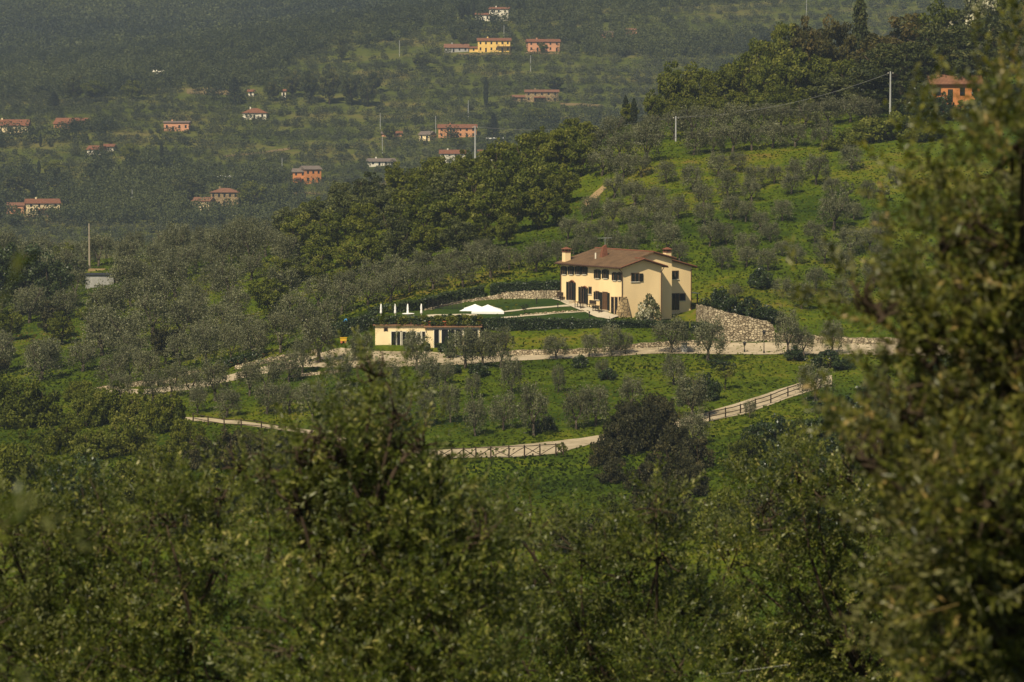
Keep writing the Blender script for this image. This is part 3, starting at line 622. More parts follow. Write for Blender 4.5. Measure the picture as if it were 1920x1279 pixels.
for pa, wd, z0, hh in ((738, .6, 0.1, 2.1), (748, .6, 0.1, 2.1), (756, .6, .1, 2.1), (766, .55, .9, 1.2), (774, .6, .1, 2.1), (786, .5, .9, 1.2), (793, .5, .1, 2.1)):
    window(pool, 'F', .5, X(pa) - ox, z0, wd, hh, 'none', name="door" if hh > 2 else "window", frame=M['white'], sill=hh < 2, bars=False)
window(pool, 'F', .5, X(723) - ox, H - .55, .34, .4, 'none', name="vent_opening", bars=False, sill=False)
for k, px in enumerate((790, 815, 850, 880)):
    pass
# terracotta pots along the terrace edge
def foliage(center, radii, n, size, rng, aspect=0.6, shell=0.35, rough=0.7):
    """n leaf quads through an ellipsoid"""
    d = rng.normal(size=(n, 3)); d /= np.linalg.norm(d, axis=1)[:, None]
    r = (shell + (1 - shell) * rng.random(n) ** 0.5)[:, None]
    c = np.array(center) + d * r * np.array(radii)
    return leaves(c, size, rng, aspect, out=d, rough=rough)
def leaves(c, size, rng, aspect=0.6, out=None, upbias=0.0, rough=0.75):
    n = len(c)
    a = rng.normal(size=(n, 3)); a[:, 2] += upbias
    if out is not None: a = a + 0.0
    a /= np.linalg.norm(a, axis=1)[:, None]
    nrm = rng.normal(size=(n, 3))
    if out is not None: nrm = nrm * rough + out * 1.0
    b = np.cross(nrm, a); b /= (np.linalg.norm(b, axis=1)[:, None] + 1e-9)
    s = (size * (0.6 + 0.8 * rng.random(n)))[:, None]
    a = a * s; b = b * s * aspect
    V = np.stack([c - a, c + b, c + a, c - b], 1).reshape(-1, 3)
    Q = np.arange(4 * n).reshape(n, 4)
    return V, Q
def join(parts):
    Vs, Qs, o = [], [], 0
    for V, Q in parts: Vs.append(V); Qs.append(Q + o); o += len(V)
    return np.concatenate(Vs), np.concatenate(Qs)
def fol_mesh(name, parts, rng, clump=None):
    V, Q = join(parts); r = rng.random(len(Q)) if clump is None else np.clip(clump + rng.normal(size=len(Q)) * 0.14, 0, 1)
    return np_mesh(name, V, Q, r)
def pot_plant(x, y, z, s, h, r, m, label, potmat=None, group=None):
    t = thing("potted_plant", label, "potted plant", (x, y, z), 0, group)
    MB().lathe([(.24 * s, 0), (.30 * s, .1 * s), (.36 * s, .5 * s), (.40 * s, .5 * s), (.40 * s, .58 * s), (.33 * s, .58 * s)], n=10).build("pot", potmat or M['terracotta'], t, True)
    rr = np.random.default_rng(int(abs(x) * 100) + int(abs(y * 10)))
    fo = [foliage((rr.normal() * r * .4, rr.normal() * r * .3, .58 * s + h * (.3 + .5 * rr.random())), (r * .75, r * .75, h * .4), 110, .15, rr) for _ in range(4)] + [foliage((rr.normal() * r * .5, -.35, .3 * s + .2 * rr.random()), (r * .8, .3, .35), 90, .13, rr) for _ in range(2)]
    link("foliage", fol_mesh("foliage", fo, rr), m, t)
    return t
pk = [(704, 1.35), (712, 1.35), (722, 1.4), (732, 1.35), (742, 1.4), (753, 1.4), (764, 1.4), (775, 1.4), (786, 1.4), (797, 1.4)]
for k, (px, o) in enumerate(pk):
    pot_plant(X(px, PD + .7), PD + .7, pz + H + .32, .6, .55 + .3 * random.random(), .75, [M['hedge'], M['oak_bright'], M['oak'], M['hedge']][k % 4], f"bushy plant in a low pot, {ordw(k+1)} from the left along the pool house roof")
pk2 = [808, 816, 825, 834, 843, 851, 859, 867, 877, 888, 897]
for k, px in enumerate(pk2):
    pot_plant(X(px, PD + .15), PD + .15, pz + H + .16, 1.0, .5 + .3 * random.random(), .6, [M['hedge'], M['oak'], M['oak_bright']][k % 3], f"leafy plant in a red clay pot, {ordw(k+1)} from the left above the glass doors")
for px, lab in ((803, "clay pot with small shrub at the cream pillar of the pool house"), (827, "clay pot with shrub between the two dark pool house doors")):
    x, y = X(px, 364.6), 364.6; pot_plant(x, y, gz(x, y), .8, .5, .4, M['hedge'], lab)

# closed parasols, table, gazebos, pool fence on the terrace
def parasol(px, D, label):
    x = P(px, 585, D)[0]; zt = P(px, 570, D)[2]; g0 = gz(x, D) + .02
    t = thing("parasol", label, "parasol", (x, D, g0), 0, "closed white parasols on the terrace"); h = zt - g0
    MB().lathe([(.03, .0), (.03, h + .05)], n=8).build("pole", M['offwhite'], t)
    MB().lathe([(.12, h - 1.2), (.16, h - 1.12), (.13, h - .85), (.11, h - .7), (.14, h - .55), (.09, h - .2), (.04, h)], n=10).build("canopy", M['canvas'], t, True)
    MB().lathe([(.3, 0), (.3, .08), (.06, .12)], n=12).build("base", M['concrete'], t)
    return t
for px, lab in ((714.5, "closed white parasol at the far left end of the terrace"), (741, "closed white parasol, second from the terrace's left end"), (764.5, "closed white parasol rising over the round white table"), (790, "closed white parasol nearest the white pavilions")):
    parasol(px, 371.2, lab)
x, D = X(765.5, 370.6), 370.6; g0 = P(765, 588, D)[2] - .75
t = thing("garden_table", "small round white table under a closed parasol", "table", (x, D, g0))
MB().lathe([(.75, .70), (.78, .76), (.72, .78)], n=16).build("table_top", M['canvas'], t); MB().lathe([(.3, -1.6), (.06, -1.4), (.06, .7)], n=8).build("pedestal", M['offwhite'], t)
def gazebo(pxl, pxr, ppk, pye, pyp, D, label):
    xl, xr = P(pxl, 585, D)[0], P(pxr, 585, D)[0]; ze = P(900, pye, D)[2]; zp = P(900, pyp, D)[2]; xc = (xl + xr) / 2
    w = (xr - xl) / 2; g0 = gz(xc, D) + .05; he = ze - g0; hp = zp - g0
    t = thing("gazebo", label, "gazebo", (xc, D + w, g0), 0, "white canvas pavilions on the lawn")
    vs = []; n = 8; rings = ((1.0, 0.0), (.7, .26), (.4, .55), (.12, .86), (0.02, 1.0))
    for q, hh in rings:
        for (sx, sy) in ((-1, -1), (0, -1), (1, -1), (1, 0), (1, 1), (0, 1), (-1, 1), (-1, 0)):
            k = .96 if sx == 0 or sy == 0 else 1.0
            vs.append((sx * w * q * k, sy * w * q * k, he + (hp - he) * hh))
    fs = [(i * n + k, i * n + (k + 1) % n, (i + 1) * n + (k + 1) % n, (i + 1) * n + k) for i in range(len(rings) - 1) for k in range(n)]
    m = MB(); m.add(vs, fs)
    for (x0, y0, x1, y1) in ((-w, -w, w, -w), (w, -w, w, w), (w, w, -w, w), (-w, w, -w, -w)):
        m.add([(x0, y0, he), (x1, y1, he), (x1, y1, he - .28), (x0, y0, he - .28)], [(0, 1, 2, 3)])
    m.build("canopy", M['canvas'], t)
    for sx in (-1, 1):
        for sy in (-1, 1):
            MB().box(sx * (w - .1) - .05, sx * (w - .1) + .05, sy * (w - .1) - .05, sy * (w - .1) + .05, -.3, he - .05).build("post", M['brick'], t)
            q = MB(); px_ = sx * (w - .2); py_ = sy * (w - .2)
            q.lathe([(.10, -.2), (.14, he * .25), (.08, he * .55), (.12, he * .9)], px_, py_, 7); q.build("curtain", M['offwhite'], t, True)
    return t
gazebo(861.5, 919, 890, 583, 572, 374.2, "white canvas pavilion with a pointed top, the left of a joined pair")
gazebo(884, 945, 914, 584.5, 573, 373.0, "white canvas pavilion with a pointed top, the right of a joined pair")
# pool fence
fz0 = P(800, 592, 375)[2]
t = thing("pool_fence", "thin dark wire fence beside the white pavilions", "fence", (X(803, 375.5), 375.5, gz(X(803, 375.5), 375.5)))
for k in range(8):
    q = X(803 + k * 9, 375.5) - X(803, 375.5); MB().box(q - .025, q + .025, -.025, .025, -.3, 1.25).build("post", M['metal_dark'], t)
nm = MB(); L = X(866, 375.5) - X(803, 375.5)
for k in range(9): nm.tube([(0, 0, .15 + k * .13), (L, 0, .15 + k * .13)], .011, 4)
for k in range(40): nm.tube([(L * k / 40, 0, .1), (L * k / 40, 0, 1.2)], .008, 4)
nm.build("wire_mesh", M['metal_dark'], t)
# yellow cart with a blue parasol left of the pool house
x, D = X(644, 368), 368.0; zz = gz(x, D)
t = thing("play_cart", "yellow cart with clay pots beside the forecourt", "cart", (x, D, zz)); t.scale = (.52, .52, .52)
m = MB(); m.box(-.75, .75, -.4, .4, .55, 1.3); m.box(-.85, .85, -.5, .5, 1.302, 1.42); m.build("body", M['yellow_plastic'], t)
for sx in (-1, 1): MB().tube([(sx * .5, -.44, .3), (sx * .5, .44, .3)], .28, 12).build("wheel", M['terracotta'], t)
x, D = X(649, 370), 370.0
t = thing("parasol", "open blue parasol above the yellow cart", "parasol", (x, D, gz(x, D)))
t.scale = (.75, .75, .75); MB().lathe([(.03, 0), (.03, 2.6)], n=8).build("pole", M['offwhite'], t); MB().lathe([(.55, 2.1), (.45, 2.3), (.2, 2.52), (.03, 2.6)], n=10).build("canopy", M['blue_plastic'], t)

# ------------------------------------------------------------------ dry stone walls
def stone_wall(top, bot, thick, label, m=None, nu=40, name="stone_wall", cat="stone wall", dD=0.0):
    """top, bot: outlines seen in the photo; foot stands on the ground where the bottom outline meets it"""
    tp = np.array(top, float); bt = np.array(bot, float); F_, B_ = [], []
    for i in range(nu + 1):
        s = i / nu
        tx, ty = (np.interp(s, np.linspace(0, 1, len(tp)), tp[:, k]) for k in (0, 1)); bx, by = (np.interp(s, np.linspace(0, 1, len(bt)), bt[:, k]) for k in (0, 1))
        q = hit(bx, by); top_ = P(tx, ty, q[1] + 0.35)
        jit = .05 * math.sin(i * 2.3) + .04 * math.sin(i * 5.1)
        F_.append((q[0], q[1] + dD, q[2] - .6, top_[0], top_[2] + jit))
    mb = MB(); vs = []
    o = F_[len(F_) // 2]
    for (x, y, z, xt, zt) in F_: vs += [(x - o[0], y - o[1], z - o[2]), (xt - o[0], y + .3 - o[1], zt - o[2]), (xt - o[0], y + .3 + thick - o[1], zt - o[2]), (x - o[0], y + .3 + thick - o[1], z - o[2])]
    fs = []
    for i in range(nu):
        a = 4 * i; c = 4 * (i + 1)
        fs += [(a, c, c + 1, a + 1), (a + 1, c + 1, c + 2, a + 2), (a + 2, c + 2, c + 3, a + 3)]
    fs += [(0, 1, 2, 3), (4 * nu + 3, 4 * nu + 2, 4 * nu + 1, 4 * nu)]
    mb.add(vs, fs); ob = mb.build(name, m or M['stone']); ob.location = (o[0], o[1], o[2]); return tag(ob, label, cat)
stone_wall([(1306, 571), (1330, 576), (1360, 585), (1400, 594), (1445, 605), (1452, 615)], [(1306, 612), (1330, 632), (1360, 641), (1400, 641), (1445, 641), (1455, 642)], 1.2, "tall pale rubble retaining wall stepping down right of the villa", M['stone_big'])
stone_wall([(1455, 624), (1500, 628), (1560, 632), (1610, 634), (1700, 634)], [(1455, 642), (1500, 643), (1560, 645), (1610, 646), (1700, 647)], .8, "low rubble wall along the road right of the tall retaining wall", M['stone_big'])
stone_wall([(930, 659), (1000, 656), (1060, 655), (1120, 653), (1180, 646), (1240, 641), (1300, 638), (1370, 640)], [(930, 668), (1000, 667), (1060, 666), (1120, 663), (1180, 656), (1240, 651), (1300, 648), (1370, 646)], .7, "long low dry stone wall behind the upper road under the grass bank")
stone_wall([(940, 549), (980, 546), (1020, 545), (1051, 545)], [(945, 561), (980, 561), (1020, 561), (1051, 560)], .7, "dry stone wall behind the lawn reaching the villa", M['stone'])
stone_wall([(795, 580), (830, 572), (870, 563), (915, 556), (945, 550)], [(800, 584), (830, 577), (870, 568), (915, 563), (945, 561)], .6, "thin stone edging at the foot of the ivy hedge")
stone_wall([(975, 590), (1020, 586), (1060, 583), (1105, 582)], [(975, 594), (1020, 591), (1060, 588), (1105, 586)], .5, "knee high stone edging across the lawn toward the villa")
stone_wall([(335, 700), (355, 696), (372, 695)], [(335, 706), (355, 703), (372, 701)], .6, "short stone terrace wall above the left end of the road")
stone_wall([(180, 727), (230, 718), (300, 712), (330, 709)], [(180, 733), (230, 727), (300, 722), (330, 719)], .5, "rough stone terrace wall at the far left of the road")
stone_wall([(440, 686), (500, 672), (560, 660), (600, 654)], [(440, 694), (500, 682), (560, 671), (600, 663)], .6, "stone terrace wall by the row of clay pots left of the forecourt")
stone_wall([(540, 704), (600, 697), (655, 690)], [(540, 710), (600, 703), (655, 698)], .5, "low stone kerb wall on the near side of the forecourt road")
# row of clay pots by that wall
for k in range(7):
    q = hit(425 + k * 11, 690 - k * 3.2); pot_plant(q[0], q[1], q[2], .9, .5, .4, M['hedge'], f"clay pot with seedling left of the forecourt, {ordw(k+1)} along the stone wall")
# gate pier
q = hit(1283, 660); t = MB().box(-.32, .32, -.3, .3, -.3, 1.0); t.box(-.37, .37, -.35, .35, 1.002, 1.08); o = t.build("gate_pier", M['concrete']); o.location = q; tag(o, "grey gate pier beside the upper road below the villa hedge", "gate pier")

# ------------------------------------------------------------------ lamp posts, bollards, poles, wires
def lamp(px, pyb, pyt, label):
    q = hit(px, pyb); h = P(px, pyt, q[1])[2] - q[2]; t = thing("street_lamp", label, "street lamp", q)
    MB().lathe([(.10, -.2), (.10, .3), (.05, .4), (.04, h - .5)], n=8).build("post", M['metal_dark'], t)
    MB().lathe([(.05, h - .5), (.14, h - .42), (.2, h - .12), (.06, h - .1)], n=6).build("lantern", M['glass'], t); MB().lathe([(.25, h - .11), (.2, h - .05), (.04, h + .05)], n=6).build("lamp_cap", M['metal_dark'], t)
lamp(1432.5, 663, 620, "slim black lamp post on the kerb before the rubble wall")
lamp(1396, 661, 641, "thin short lamp post left of the black one on the road kerb")
def bollard(px, py, label):
    q = hit(px, py); t = thing("bollard_light", label, "bollard light", q); MB().lathe([(.06, 0), (.06, .55)], n=8).build("post", M['metal_dark'], t); MB().lathe([(.1, .551), (.12, .7), (.03, .76)], n=8).build("lamp_head", M['metal_dark'], t)
bollard(1046, 579, "small black bollard light on the back lawn before the villa"); bollard(1105, 595, "small black bollard light by the villa pavement"); bollard(1006, 570.5, "small black bollard light beneath the stone wall behind the lawn")
POLETOP = {}
def pole(key, px, pyb, pyt, D, r, label, m=None, cross=True, buried=2.0):
    D = hit(px, pyb)[1] if key == 'd' else D
    x, y, z = P(px, pyb, D); zt = P(px, pyt, D)[2]; t = thing("utility_pole", label, "utility pole", (x, y, z)); h = zt - z
    MB().tube([(0, 0, -buried), (0, 0, h)], [r * 1.35, r * .8], 8).build("shaft", m or M['galv'], t)
    if cross:
        MB().box(-.5, .5, -.05, .05, h - .45, h - .35).build("crossarm", M['metal_dark'], t)
        for s in (-.4, .4): MB().lathe([(.05, h - .349), (.06, h - .2), (.02, h - .15)], s, 0, 6).build("insulator", M['offwhite'], t)
    POLETOP[key] = (x, y, zt - .2)
pole('a', 1267, 291, 218, 500, .14, "pale utility pole standing in the olives on the crest")
pole('b', 1669, 216, 134, 494, .14, "tall pale utility pole before the dark pines at the top of the slope")
pole('c', 891, 310, 236, 560, .15, "pale utility pole rising behind the wood before far houses")
pole('d', 168, 507, 419, 560, .16, "weathered wooden utility pole above the grey shed", M['oldwood'], False)
def cable(a, b, sag, r, label):
    a = Vector(a); b = Vector(b); o = (a + b) / 2
    pts = [a + (b - a) * k / 24 + Vector((0, 0, -sag * 4 * (k / 24) * (1 - k / 24))) - o for k in range(25)]
    ob = MB().tube(pts, r, 5).build("power_cable", M['wire']); ob.location = o; tag(ob, label, "cable")
cable(POLETOP['a'], POLETOP['b'], 1.6, .03, "overhead cable sagging between the crest pole and the pine pole")
cable(POLETOP['c'], POLETOP['a'], 1.2, .028, "overhead cable running from the crest pole left over the wood")

# ------------------------------------------------------------------ rustic pole fences along the lower road
def rail_fence(pts, label, h=1.15, cross=True, prows=None):
    q = [hit(*p) for p in pts]; o = q[0]; t = thing("rustic_fence", label, "fence", o)
    L = [Vector(p) - Vector(o) for p in q]
    for p in L: MB().tube([p + Vector((0, 0, -.4)), p + Vector((.02, 0, h * .6)), p + Vector((0, 0, h + .08))], [.085, .075, .06], 7).build("post", M['darkwood'], t)
    for i, (a, b) in enumerate(zip(L[:-1], L[1:])):
        j = Vector((0, 0, random.uniform(-.05, .05)))
        MB().tube([a + Vector((0, -.07, h - .04)), (a + b) / 2 + Vector((0, -.07, h - .04)) + j, b + Vector((0, -.07, h - .04))], .05, 6).build("rail", M['darkwood'], t)
        if cross == 'x':
            MB().tube([a + Vector((0, -.05, .15)), (a + b) / 2 + Vector((0, -.07, h * .52)) + j, b + Vector((0, -.05, h - .15))], .042, 6).build("brace", M['darkwood'], t)
            if i % 2: MB().tube([a + Vector((0, .06, h - .1)), b + Vector((0, .06, .2))], .04, 6).build("brace", M['darkwood'], t)
        elif cross: MB().tube([a + Vector((0, -.07, h * .5)), b + Vector((0, -.07, h * .5)) + j], .045, 6).build("rail", M['darkwood'], t)
rail_fence([(792, 863), (819, 863), (847, 862), (869, 862), (892, 861), (920, 860), (954, 859), (983, 858), (1012, 856), (1042, 855), (1056, 853)], "brown crossed pole fence on the near bend of the lower road", 1.2, 'x')
rail_fence([(1313, 797), (1330, 790), (1360, 783), (1388, 776), (1416, 766), (1445, 757), (1477, 744), (1505, 734), (1540, 722)], "brown pole fence climbing with the lower road on the right", 1.0, True)
rail_fence([(362, 792), (390, 798), (420, 803), (452, 804), (490, 808), (535, 818)], "brown pole fence on the left bend of the lower road", 1.0, True)

# ------------------------------------------------------------------ shed on the left
SD = hit(190, 537)[1]; a = P(160, 536, SD); bx = P(213, 536, SD)[0]; zt = P(160, 516, SD)[2]
shed = thing("shed", "low grey corrugated shed below the wooden pole on the left hillside", "shed", a)
hh = zt - a[2]; L = bx - a[0]
MB().box(0, L, 0, 3.2, -1, hh).build("walls", M['concrete'], shed)
MB().prism([(-.2, -.25), (L + .9, -.25), (L + .9, 3.5), (-.2, 3.5)], lambda x, y: hh + .002 + .03 * (y), lambda x, y: hh + .12 + .03 * y).build("roof", M['metal_dark'], shed)
MB().box(L + .003, L + .75, .35, 3.0, -1, hh).build("bay_shade", M['barkdark'], shed)  # solid dark block, coloured as the shade inside an open bay
q = MB()
for k in range(22): q.box(L * k / 22 + .02, L * k / 22 + .12, -.03, -.002, -.5, hh - .05)
q.build("cladding_ribs", M['concrete'], shed)
x, y, z = hit(182, 507); o = MB().box(-1.6, 1.6, -.6, .6, -1.5, .3).build("stone_pile", M['earth']); o.location = (x, y, z); tag(o, "heap of pale stone at the foot of the wooden pole", "stone pile")

# ------------------------------------------------------------------ tree prototypes
HID = []      # prototypes are moved to their first place, never left over
def rng_(s): return np.random.default_rng(s)
def branchy(mb, base, tip, r0, r1, rr, bend=.25, n=5):
    b = np.array(base, float); t = np.array(tip, float); off = rr.normal(size=3) * bend; pts = []; rad = []
    for k in range(n):
        s = k / (n - 1); p = b + (t - b) * s + off * math.sin(math.pi * s); pts.append(tuple(p)); rad.append(r0 + (r1 - r0) * s)
    mb.tube(pts, rad, 6); return pts
def make_tree(kind, seed):
    """returns (trunk mesh, crown mesh) about the foot at z = 0"""
    rr = rng_(seed); mb = MB(); parts = []; cl = []
    if kind == 'olive':
        h = 4.4 + rr.random() * .5; r = 2.25
        lean = rr.normal(size=2) * .2; fork = .7 + rr.random() * .5
        branchy(mb, (0, 0, -.5), (lean[0], lean[1], fork), .26, .2, rr, .05)
        nl = rr.integers(3, 5)
        for k in range(nl):
            q = 2 * math.pi * (k + rr.random() * .6) / nl; tip = (lean[0] + math.cos(q) * r * .55, lean[1] + math.sin(q) * r * .55, h * (.55 + .2 * rr.random()))
            pts = branchy(mb, (lean[0], lean[1], fork), tip, .13, .05, rr, .15)
            for j in range(3):
                t2 = (tip[0] + rr.normal() * .6, tip[1] + rr.normal() * .6, tip[2] + .4 + rr.random() * .9); branchy(mb, pts[3], t2, .05, .02, rr, .1, 4)
        nc = 44; base_ = (.85, 1.35)[seed % 2]
        for k in range(nc):
            q = rr.random() * 2 * math.pi; zz = rr.random() ** .8; rad = r * math.sqrt(max(0.05, 1 - (zz * 1.3 - .5) ** 2 * 1.1)) * (.35 + .65 * rr.random() ** .5)
            c = (lean[0] + math.cos(q) * rad, lean[1] + math.sin(q) * rad, base_ + (h - .55 - base_) * zz + .2 * rr.normal())
            s = .38 + .3 * rr.random(); n = int(80 + 50 * rr.random())
            d = rr.normal(size=(n, 3)) * np.array([s, s, s * 1.25]) * .62
            if rr.random() < .4: d[:, 2] -= abs(d[:, 2]) * .8      # drooping sprays
            parts.append(leaves(np.array(c) + d, .105, rr, .5, out=d / (np.linalg.norm(d, axis=1)[:, None] + 1e-6), upbias=.4)); cl += [np.clip(.5 + .22 * rr.normal(), 0, 1)] * n
    elif kind == 'oak':
        h = 8.6; r = 3.6
        branchy(mb, (0, 0, -.8), (.2 * rr.normal(), .2 * rr.normal(), 2.6), .32, .24, rr, .1)
        for k in range(6):
            q = 2 * math.pi * k / 6 + rr.random(); branchy(mb, (0, 0, 1.8 + .4 * rr.random()), (math.cos(q) * r * .6, math.sin(q) * r * .6, h * (.5 + .3 * rr.random())), .16, .05, rr, .4)
        for k in range(62):
            d0 = rr.normal(size=3); d0 /= np.linalg.norm(d0); q = .55 + .5 * rr.random()
            sc = 1.0 if d0[2] > -.2 else .8
            c = np.array([d0[0] * r * q * sc, d0[1] * r * q * sc, h * .54 + d0[2] * h * .40 * q])
            s = .55 + .55 * rr.random(); n = int(60 + 50 * rr.random())
            parts.append(foliage(c, (s, s, s * .8), n, .21, rr, .65, .5)); cl += [np.clip(.48 + .2 * rr.normal() , 0, 1)] * n
    elif kind == 'bush':
        h = 2.4; r = 1.7
        for k in range(5):
            q = 2 * math.pi * k / 5 + rr.random(); branchy(mb, (0, 0, -.4), (math.cos(q) * r * .5, math.sin(q) * r * .5, h * .7), .07, .02, rr, .2)
        for k in range(34):
            d0 = rr.normal(size=3); d0 /= np.linalg.norm(d0); d0[2] = abs(d0[2]); q = .45 + .6 * rr.random()
            s = .3 + .32 * rr.random(); n = int(60 + 40 * rr.random())
            parts.append(foliage(np.array([d0[0] * r * q, d0[1] * r * q, .25 + d0[2] * h * .85 * q]), (s, s, s * .9), n, .13, rr, .6, .45)); cl += [np.clip(.48 + .22 * rr.normal(), 0, 1)] * n
    elif kind == 'scrub':
        h = 5.0; r = 3.5
        for k in range(6):
            q = 2 * math.pi * k / 6 + rr.random(); branchy(mb, (0, 0, -.6), (math.cos(q) * r * .5, math.sin(q) * r * .5, h * .7), .11, .03, rr, .3)
        for k in range(85):
            d0 = rr.normal(size=3); d0 /= np.linalg.norm(d0); d0[2] = abs(d0[2]) ** 1.2; q = .4 + .68 * rr.random()
            s = .42 + .5 * rr.random(); n = int(60 + 50 * rr.random())
            parts.append(foliage(np.array([d0[0] * r * q, d0[1] * r * q, .5 + d0[2] * h * .85 * q]), (s, s, s * .9), n, .17, rr, .6, .4)); cl += [np.clip(.48 + .24 * rr.normal(), 0, 1)] * n
    elif kind == 'pine':          # umbrella pine
        h = 9.0; r = 5.0
        branchy(mb, (0, 0, -1), (.3, 0, h * .62), .4, .26, rr, .3)
        for k in range(9):
            q = 2 * math.pi * k / 9 + rr.random() * .5; branchy(mb, (.2, 0, h * (.42 + .15 * rr.random())), (math.cos(q) * r * .75, math.sin(q) * r * .75, h * .78), .15, .05, rr, .4)
        for k in range(190):
            q = rr.random() * 2 * math.pi; rad = r * math.sqrt(rr.random()); top = h * (.98 - .55 * (rad / r) ** 2.4)
            c = (math.cos(q) * rad, math.sin(q) * rad, top - rr.random() ** 1.5 * 3.2); n = 66
            s = .75 + .3 * rr.random(); parts.append(foliage(c, (s, s, s * .34), n, .2, rr, .35, .5)); cl += [np.clip(.45 + .2 * rr.normal(), 0, 1)] * n
    elif kind == 'cypress':
        h = 7.5; branchy(mb, (0, 0, -.6), (0, 0, h * .9), .2, .03, rr, .03)
        n = 3000; t = rr.random(n) ** .85; zz = .35 + t * (h - .35); rad = .78 * np.sin(np.pi * np.clip(.12 + .88 * t, 0, 1)) ** .65 * (.86 + .14 * np.sin(zz * 5 + 3 * rr.random()))
        q = rr.random(n) * 2 * math.pi; k = .7 + .35 * rr.random(n)
        c = np.stack([np.cos(q) * rad * k, np.sin(q) * rad * k, zz], 1); o = np.stack([np.cos(q), np.sin(q), .3 + 0 * q], 1)
        parts.append(leaves(c, .12, rr, .45, out=o, upbias=2.0)); cl = rr.random(n)
    elif kind == 'conifer':       # dark conical fir / cedar
        h = 9; branchy(mb, (0, 0, -.8), (0, 0, h * .92), .28, .04, rr, .05)
        for k in range(46):
            t = k / 45; q = k * 2.4; L = 2.6 * (1 - t) ** .75 + .25; zz = 1.0 + t * (h - 1.2)
            for m_ in range(2):
                qq = q + m_ * math.pi + rr.normal() * .3; f = .35 + .55 * rr.random()
                n = 36; parts.append(foliage((math.cos(qq) * L * f, math.sin(qq) * L * f, zz - .25 * L * f), (L * .42, L * .42, .34), n, .2, rr, .5, .3)); cl += [np.clip(.4 + .25 * rr.normal(), 0, 1)] * n
    elif kind == 'young':         # thin young tree
        h = 3.3; branchy(mb, (0, 0, -.4), (.05, 0, 1.5), .06, .05, rr, .03)
        for k in range(7):
            q = 2 * math.pi * k / 7; branchy(mb, (.05, 0, 1.2 + .1 * k), (math.cos(q) * .9, math.sin(q) * .9, 2.0 + .15 * k), .03, .012, rr, .08, 4)
        for k in range(16):
            d0 = rr.normal(size=3); d0 /= np.linalg.norm(d0); n = 40
            parts.append(foliage(np.array([d0[0] * .95, d0[1] * .95, 2.25 + d0[2] * .75]), (.35, .35, .3), n, .11, rr, .6, .2)); cl += [np.clip(.5 + .2 * rr.normal(), 0, 1)] * n
    elif kind == 'poplar':        # tall loose tree with pale flickering leaves
        h = 11.0; r = 3.6
        for k in range(3):
            branchy(mb, (rr.normal() * .5, rr.normal() * .5, -.8), (rr.normal() * 1.2, rr.normal() * 1.2, h * .8), .22, .06, rr, .5)
        for k in range(70):
            d0 = rr.normal(size=3); d0 /= np.linalg.norm(d0); q = .4 + .65 * rr.random(); n = int(40 + 40 * rr.random()); s = .55 + .5 * rr.random()
            parts.append(foliage(np.array([d0[0] * r * q, d0[1] * r * q, h * .55 + d0[2] * h * .42 * q]), (s, s, s), n, .2, rr, .7, .2)); cl += [np.clip(.4 + .25 * rr.normal() , 0, 1)] * n
    return mb.mesh(kind + "_trunk", True), fol_mesh(kind + "_crown", parts, rr, np.array(cl))
LIB = {}
def lib(kind, i):
    if (kind, i) not in LIB: LIB[(kind, i)] = make_tree(kind, 100 + 17 * i + hash_(kind))
    return LIB[(kind, i)]
def hash_(s): return sum(ord(c) * (k + 1) for k, c in enumerate(s))
MATV = {}
def tree(name, kind, loc, s, rot, label, group=None, leaf='olive', bark='bark', sz=None, var=None, nvar=6, cat="tree", crown="crown", mirror=1):
    """a tree = an Empty at its foot > trunk, crown (mesh data shared between trees of one shape and leaf)"""
    i = int(RNG.integers(nvar)) if var is None else var
    tm, cm = lib(kind, i); key = (kind, i, leaf)
    if key not in MATV:
        a = tm.copy(); a.materials.clear(); a.materials.append(M[bark]); b = cm.copy(); b.materials.clear(); b.materials.append(M[leaf]); MATV[key] = (a, b)
    t = thing(name, label, cat, loc, rot, group); t.scale = (s * mirror, s, sz if sz else s)
    for nm, me in zip(("trunk", crown), MATV[key]):
        o = bpy.data.objects.new(nm, me); COL.objects.link(o); o.parent = t
    return t
OPX = 4.85   # crown width in metres of the standard olive
PLANTED = []
def olive(px, py, wpx, label, hpx=None, group=None, leaf='olive', D=None):
    if D is None: x, y, z = hit(px, py)
    else: x, y, z = P(px, py, D)
    wm = wpx / F * y; s = wm / OPX; sz = (hpx / F * y / 4.9) if hpx else s * random.uniform(.95, 1.15)
    PLANTED.append((x, y, wm / 2))
    return tree("olive_tree", 'olive', (x, y, z), s, random.uniform(0, 6.28), label, group, leaf, sz=sz, nvar=8)
BROADV = {}
def broad(px, py, wpx, label, leaf='oak', kind='oak', hpx=None, group=None, name="broadleaf_tree", d0=200.0):
    x, y, z = hit(px, py, d0); W, H_ = {'oak': (8.4, 8.6), 'bush': (3.9, 2.5), 'scrub': (7.6, 5.4), 'pine': (11.0, 9.2), 'cypress': (1.6, 7.6), 'conifer': (5.4, 9.2), 'young': (2.6, 3.3), 'poplar': (8.2, 11.2)}[kind]
    gy = proj(x, y, z)[1]
    if gy > py + 1 and hpx: hpx += gy - py            # stands just behind the crest
    wm = wpx / F * y; s = wm / W; sz = (hpx / F * y / H_) if hpx else s * random.uniform(.9, 1.1)
    PLANTED.append((x, y, wm / 2))
    return tree(name, kind, (x, y, z), s, random.uniform(0, 6.28), label, group, leaf, 'barkdark', sz=sz, nvar={'oak': 7, 'bush': 5, 'scrub': 6, 'pine': 3, 'cypress': 2, 'conifer': 3, 'young': 3, 'poplar': 2}[kind], cat="bush" if kind == 'bush' else "tree")

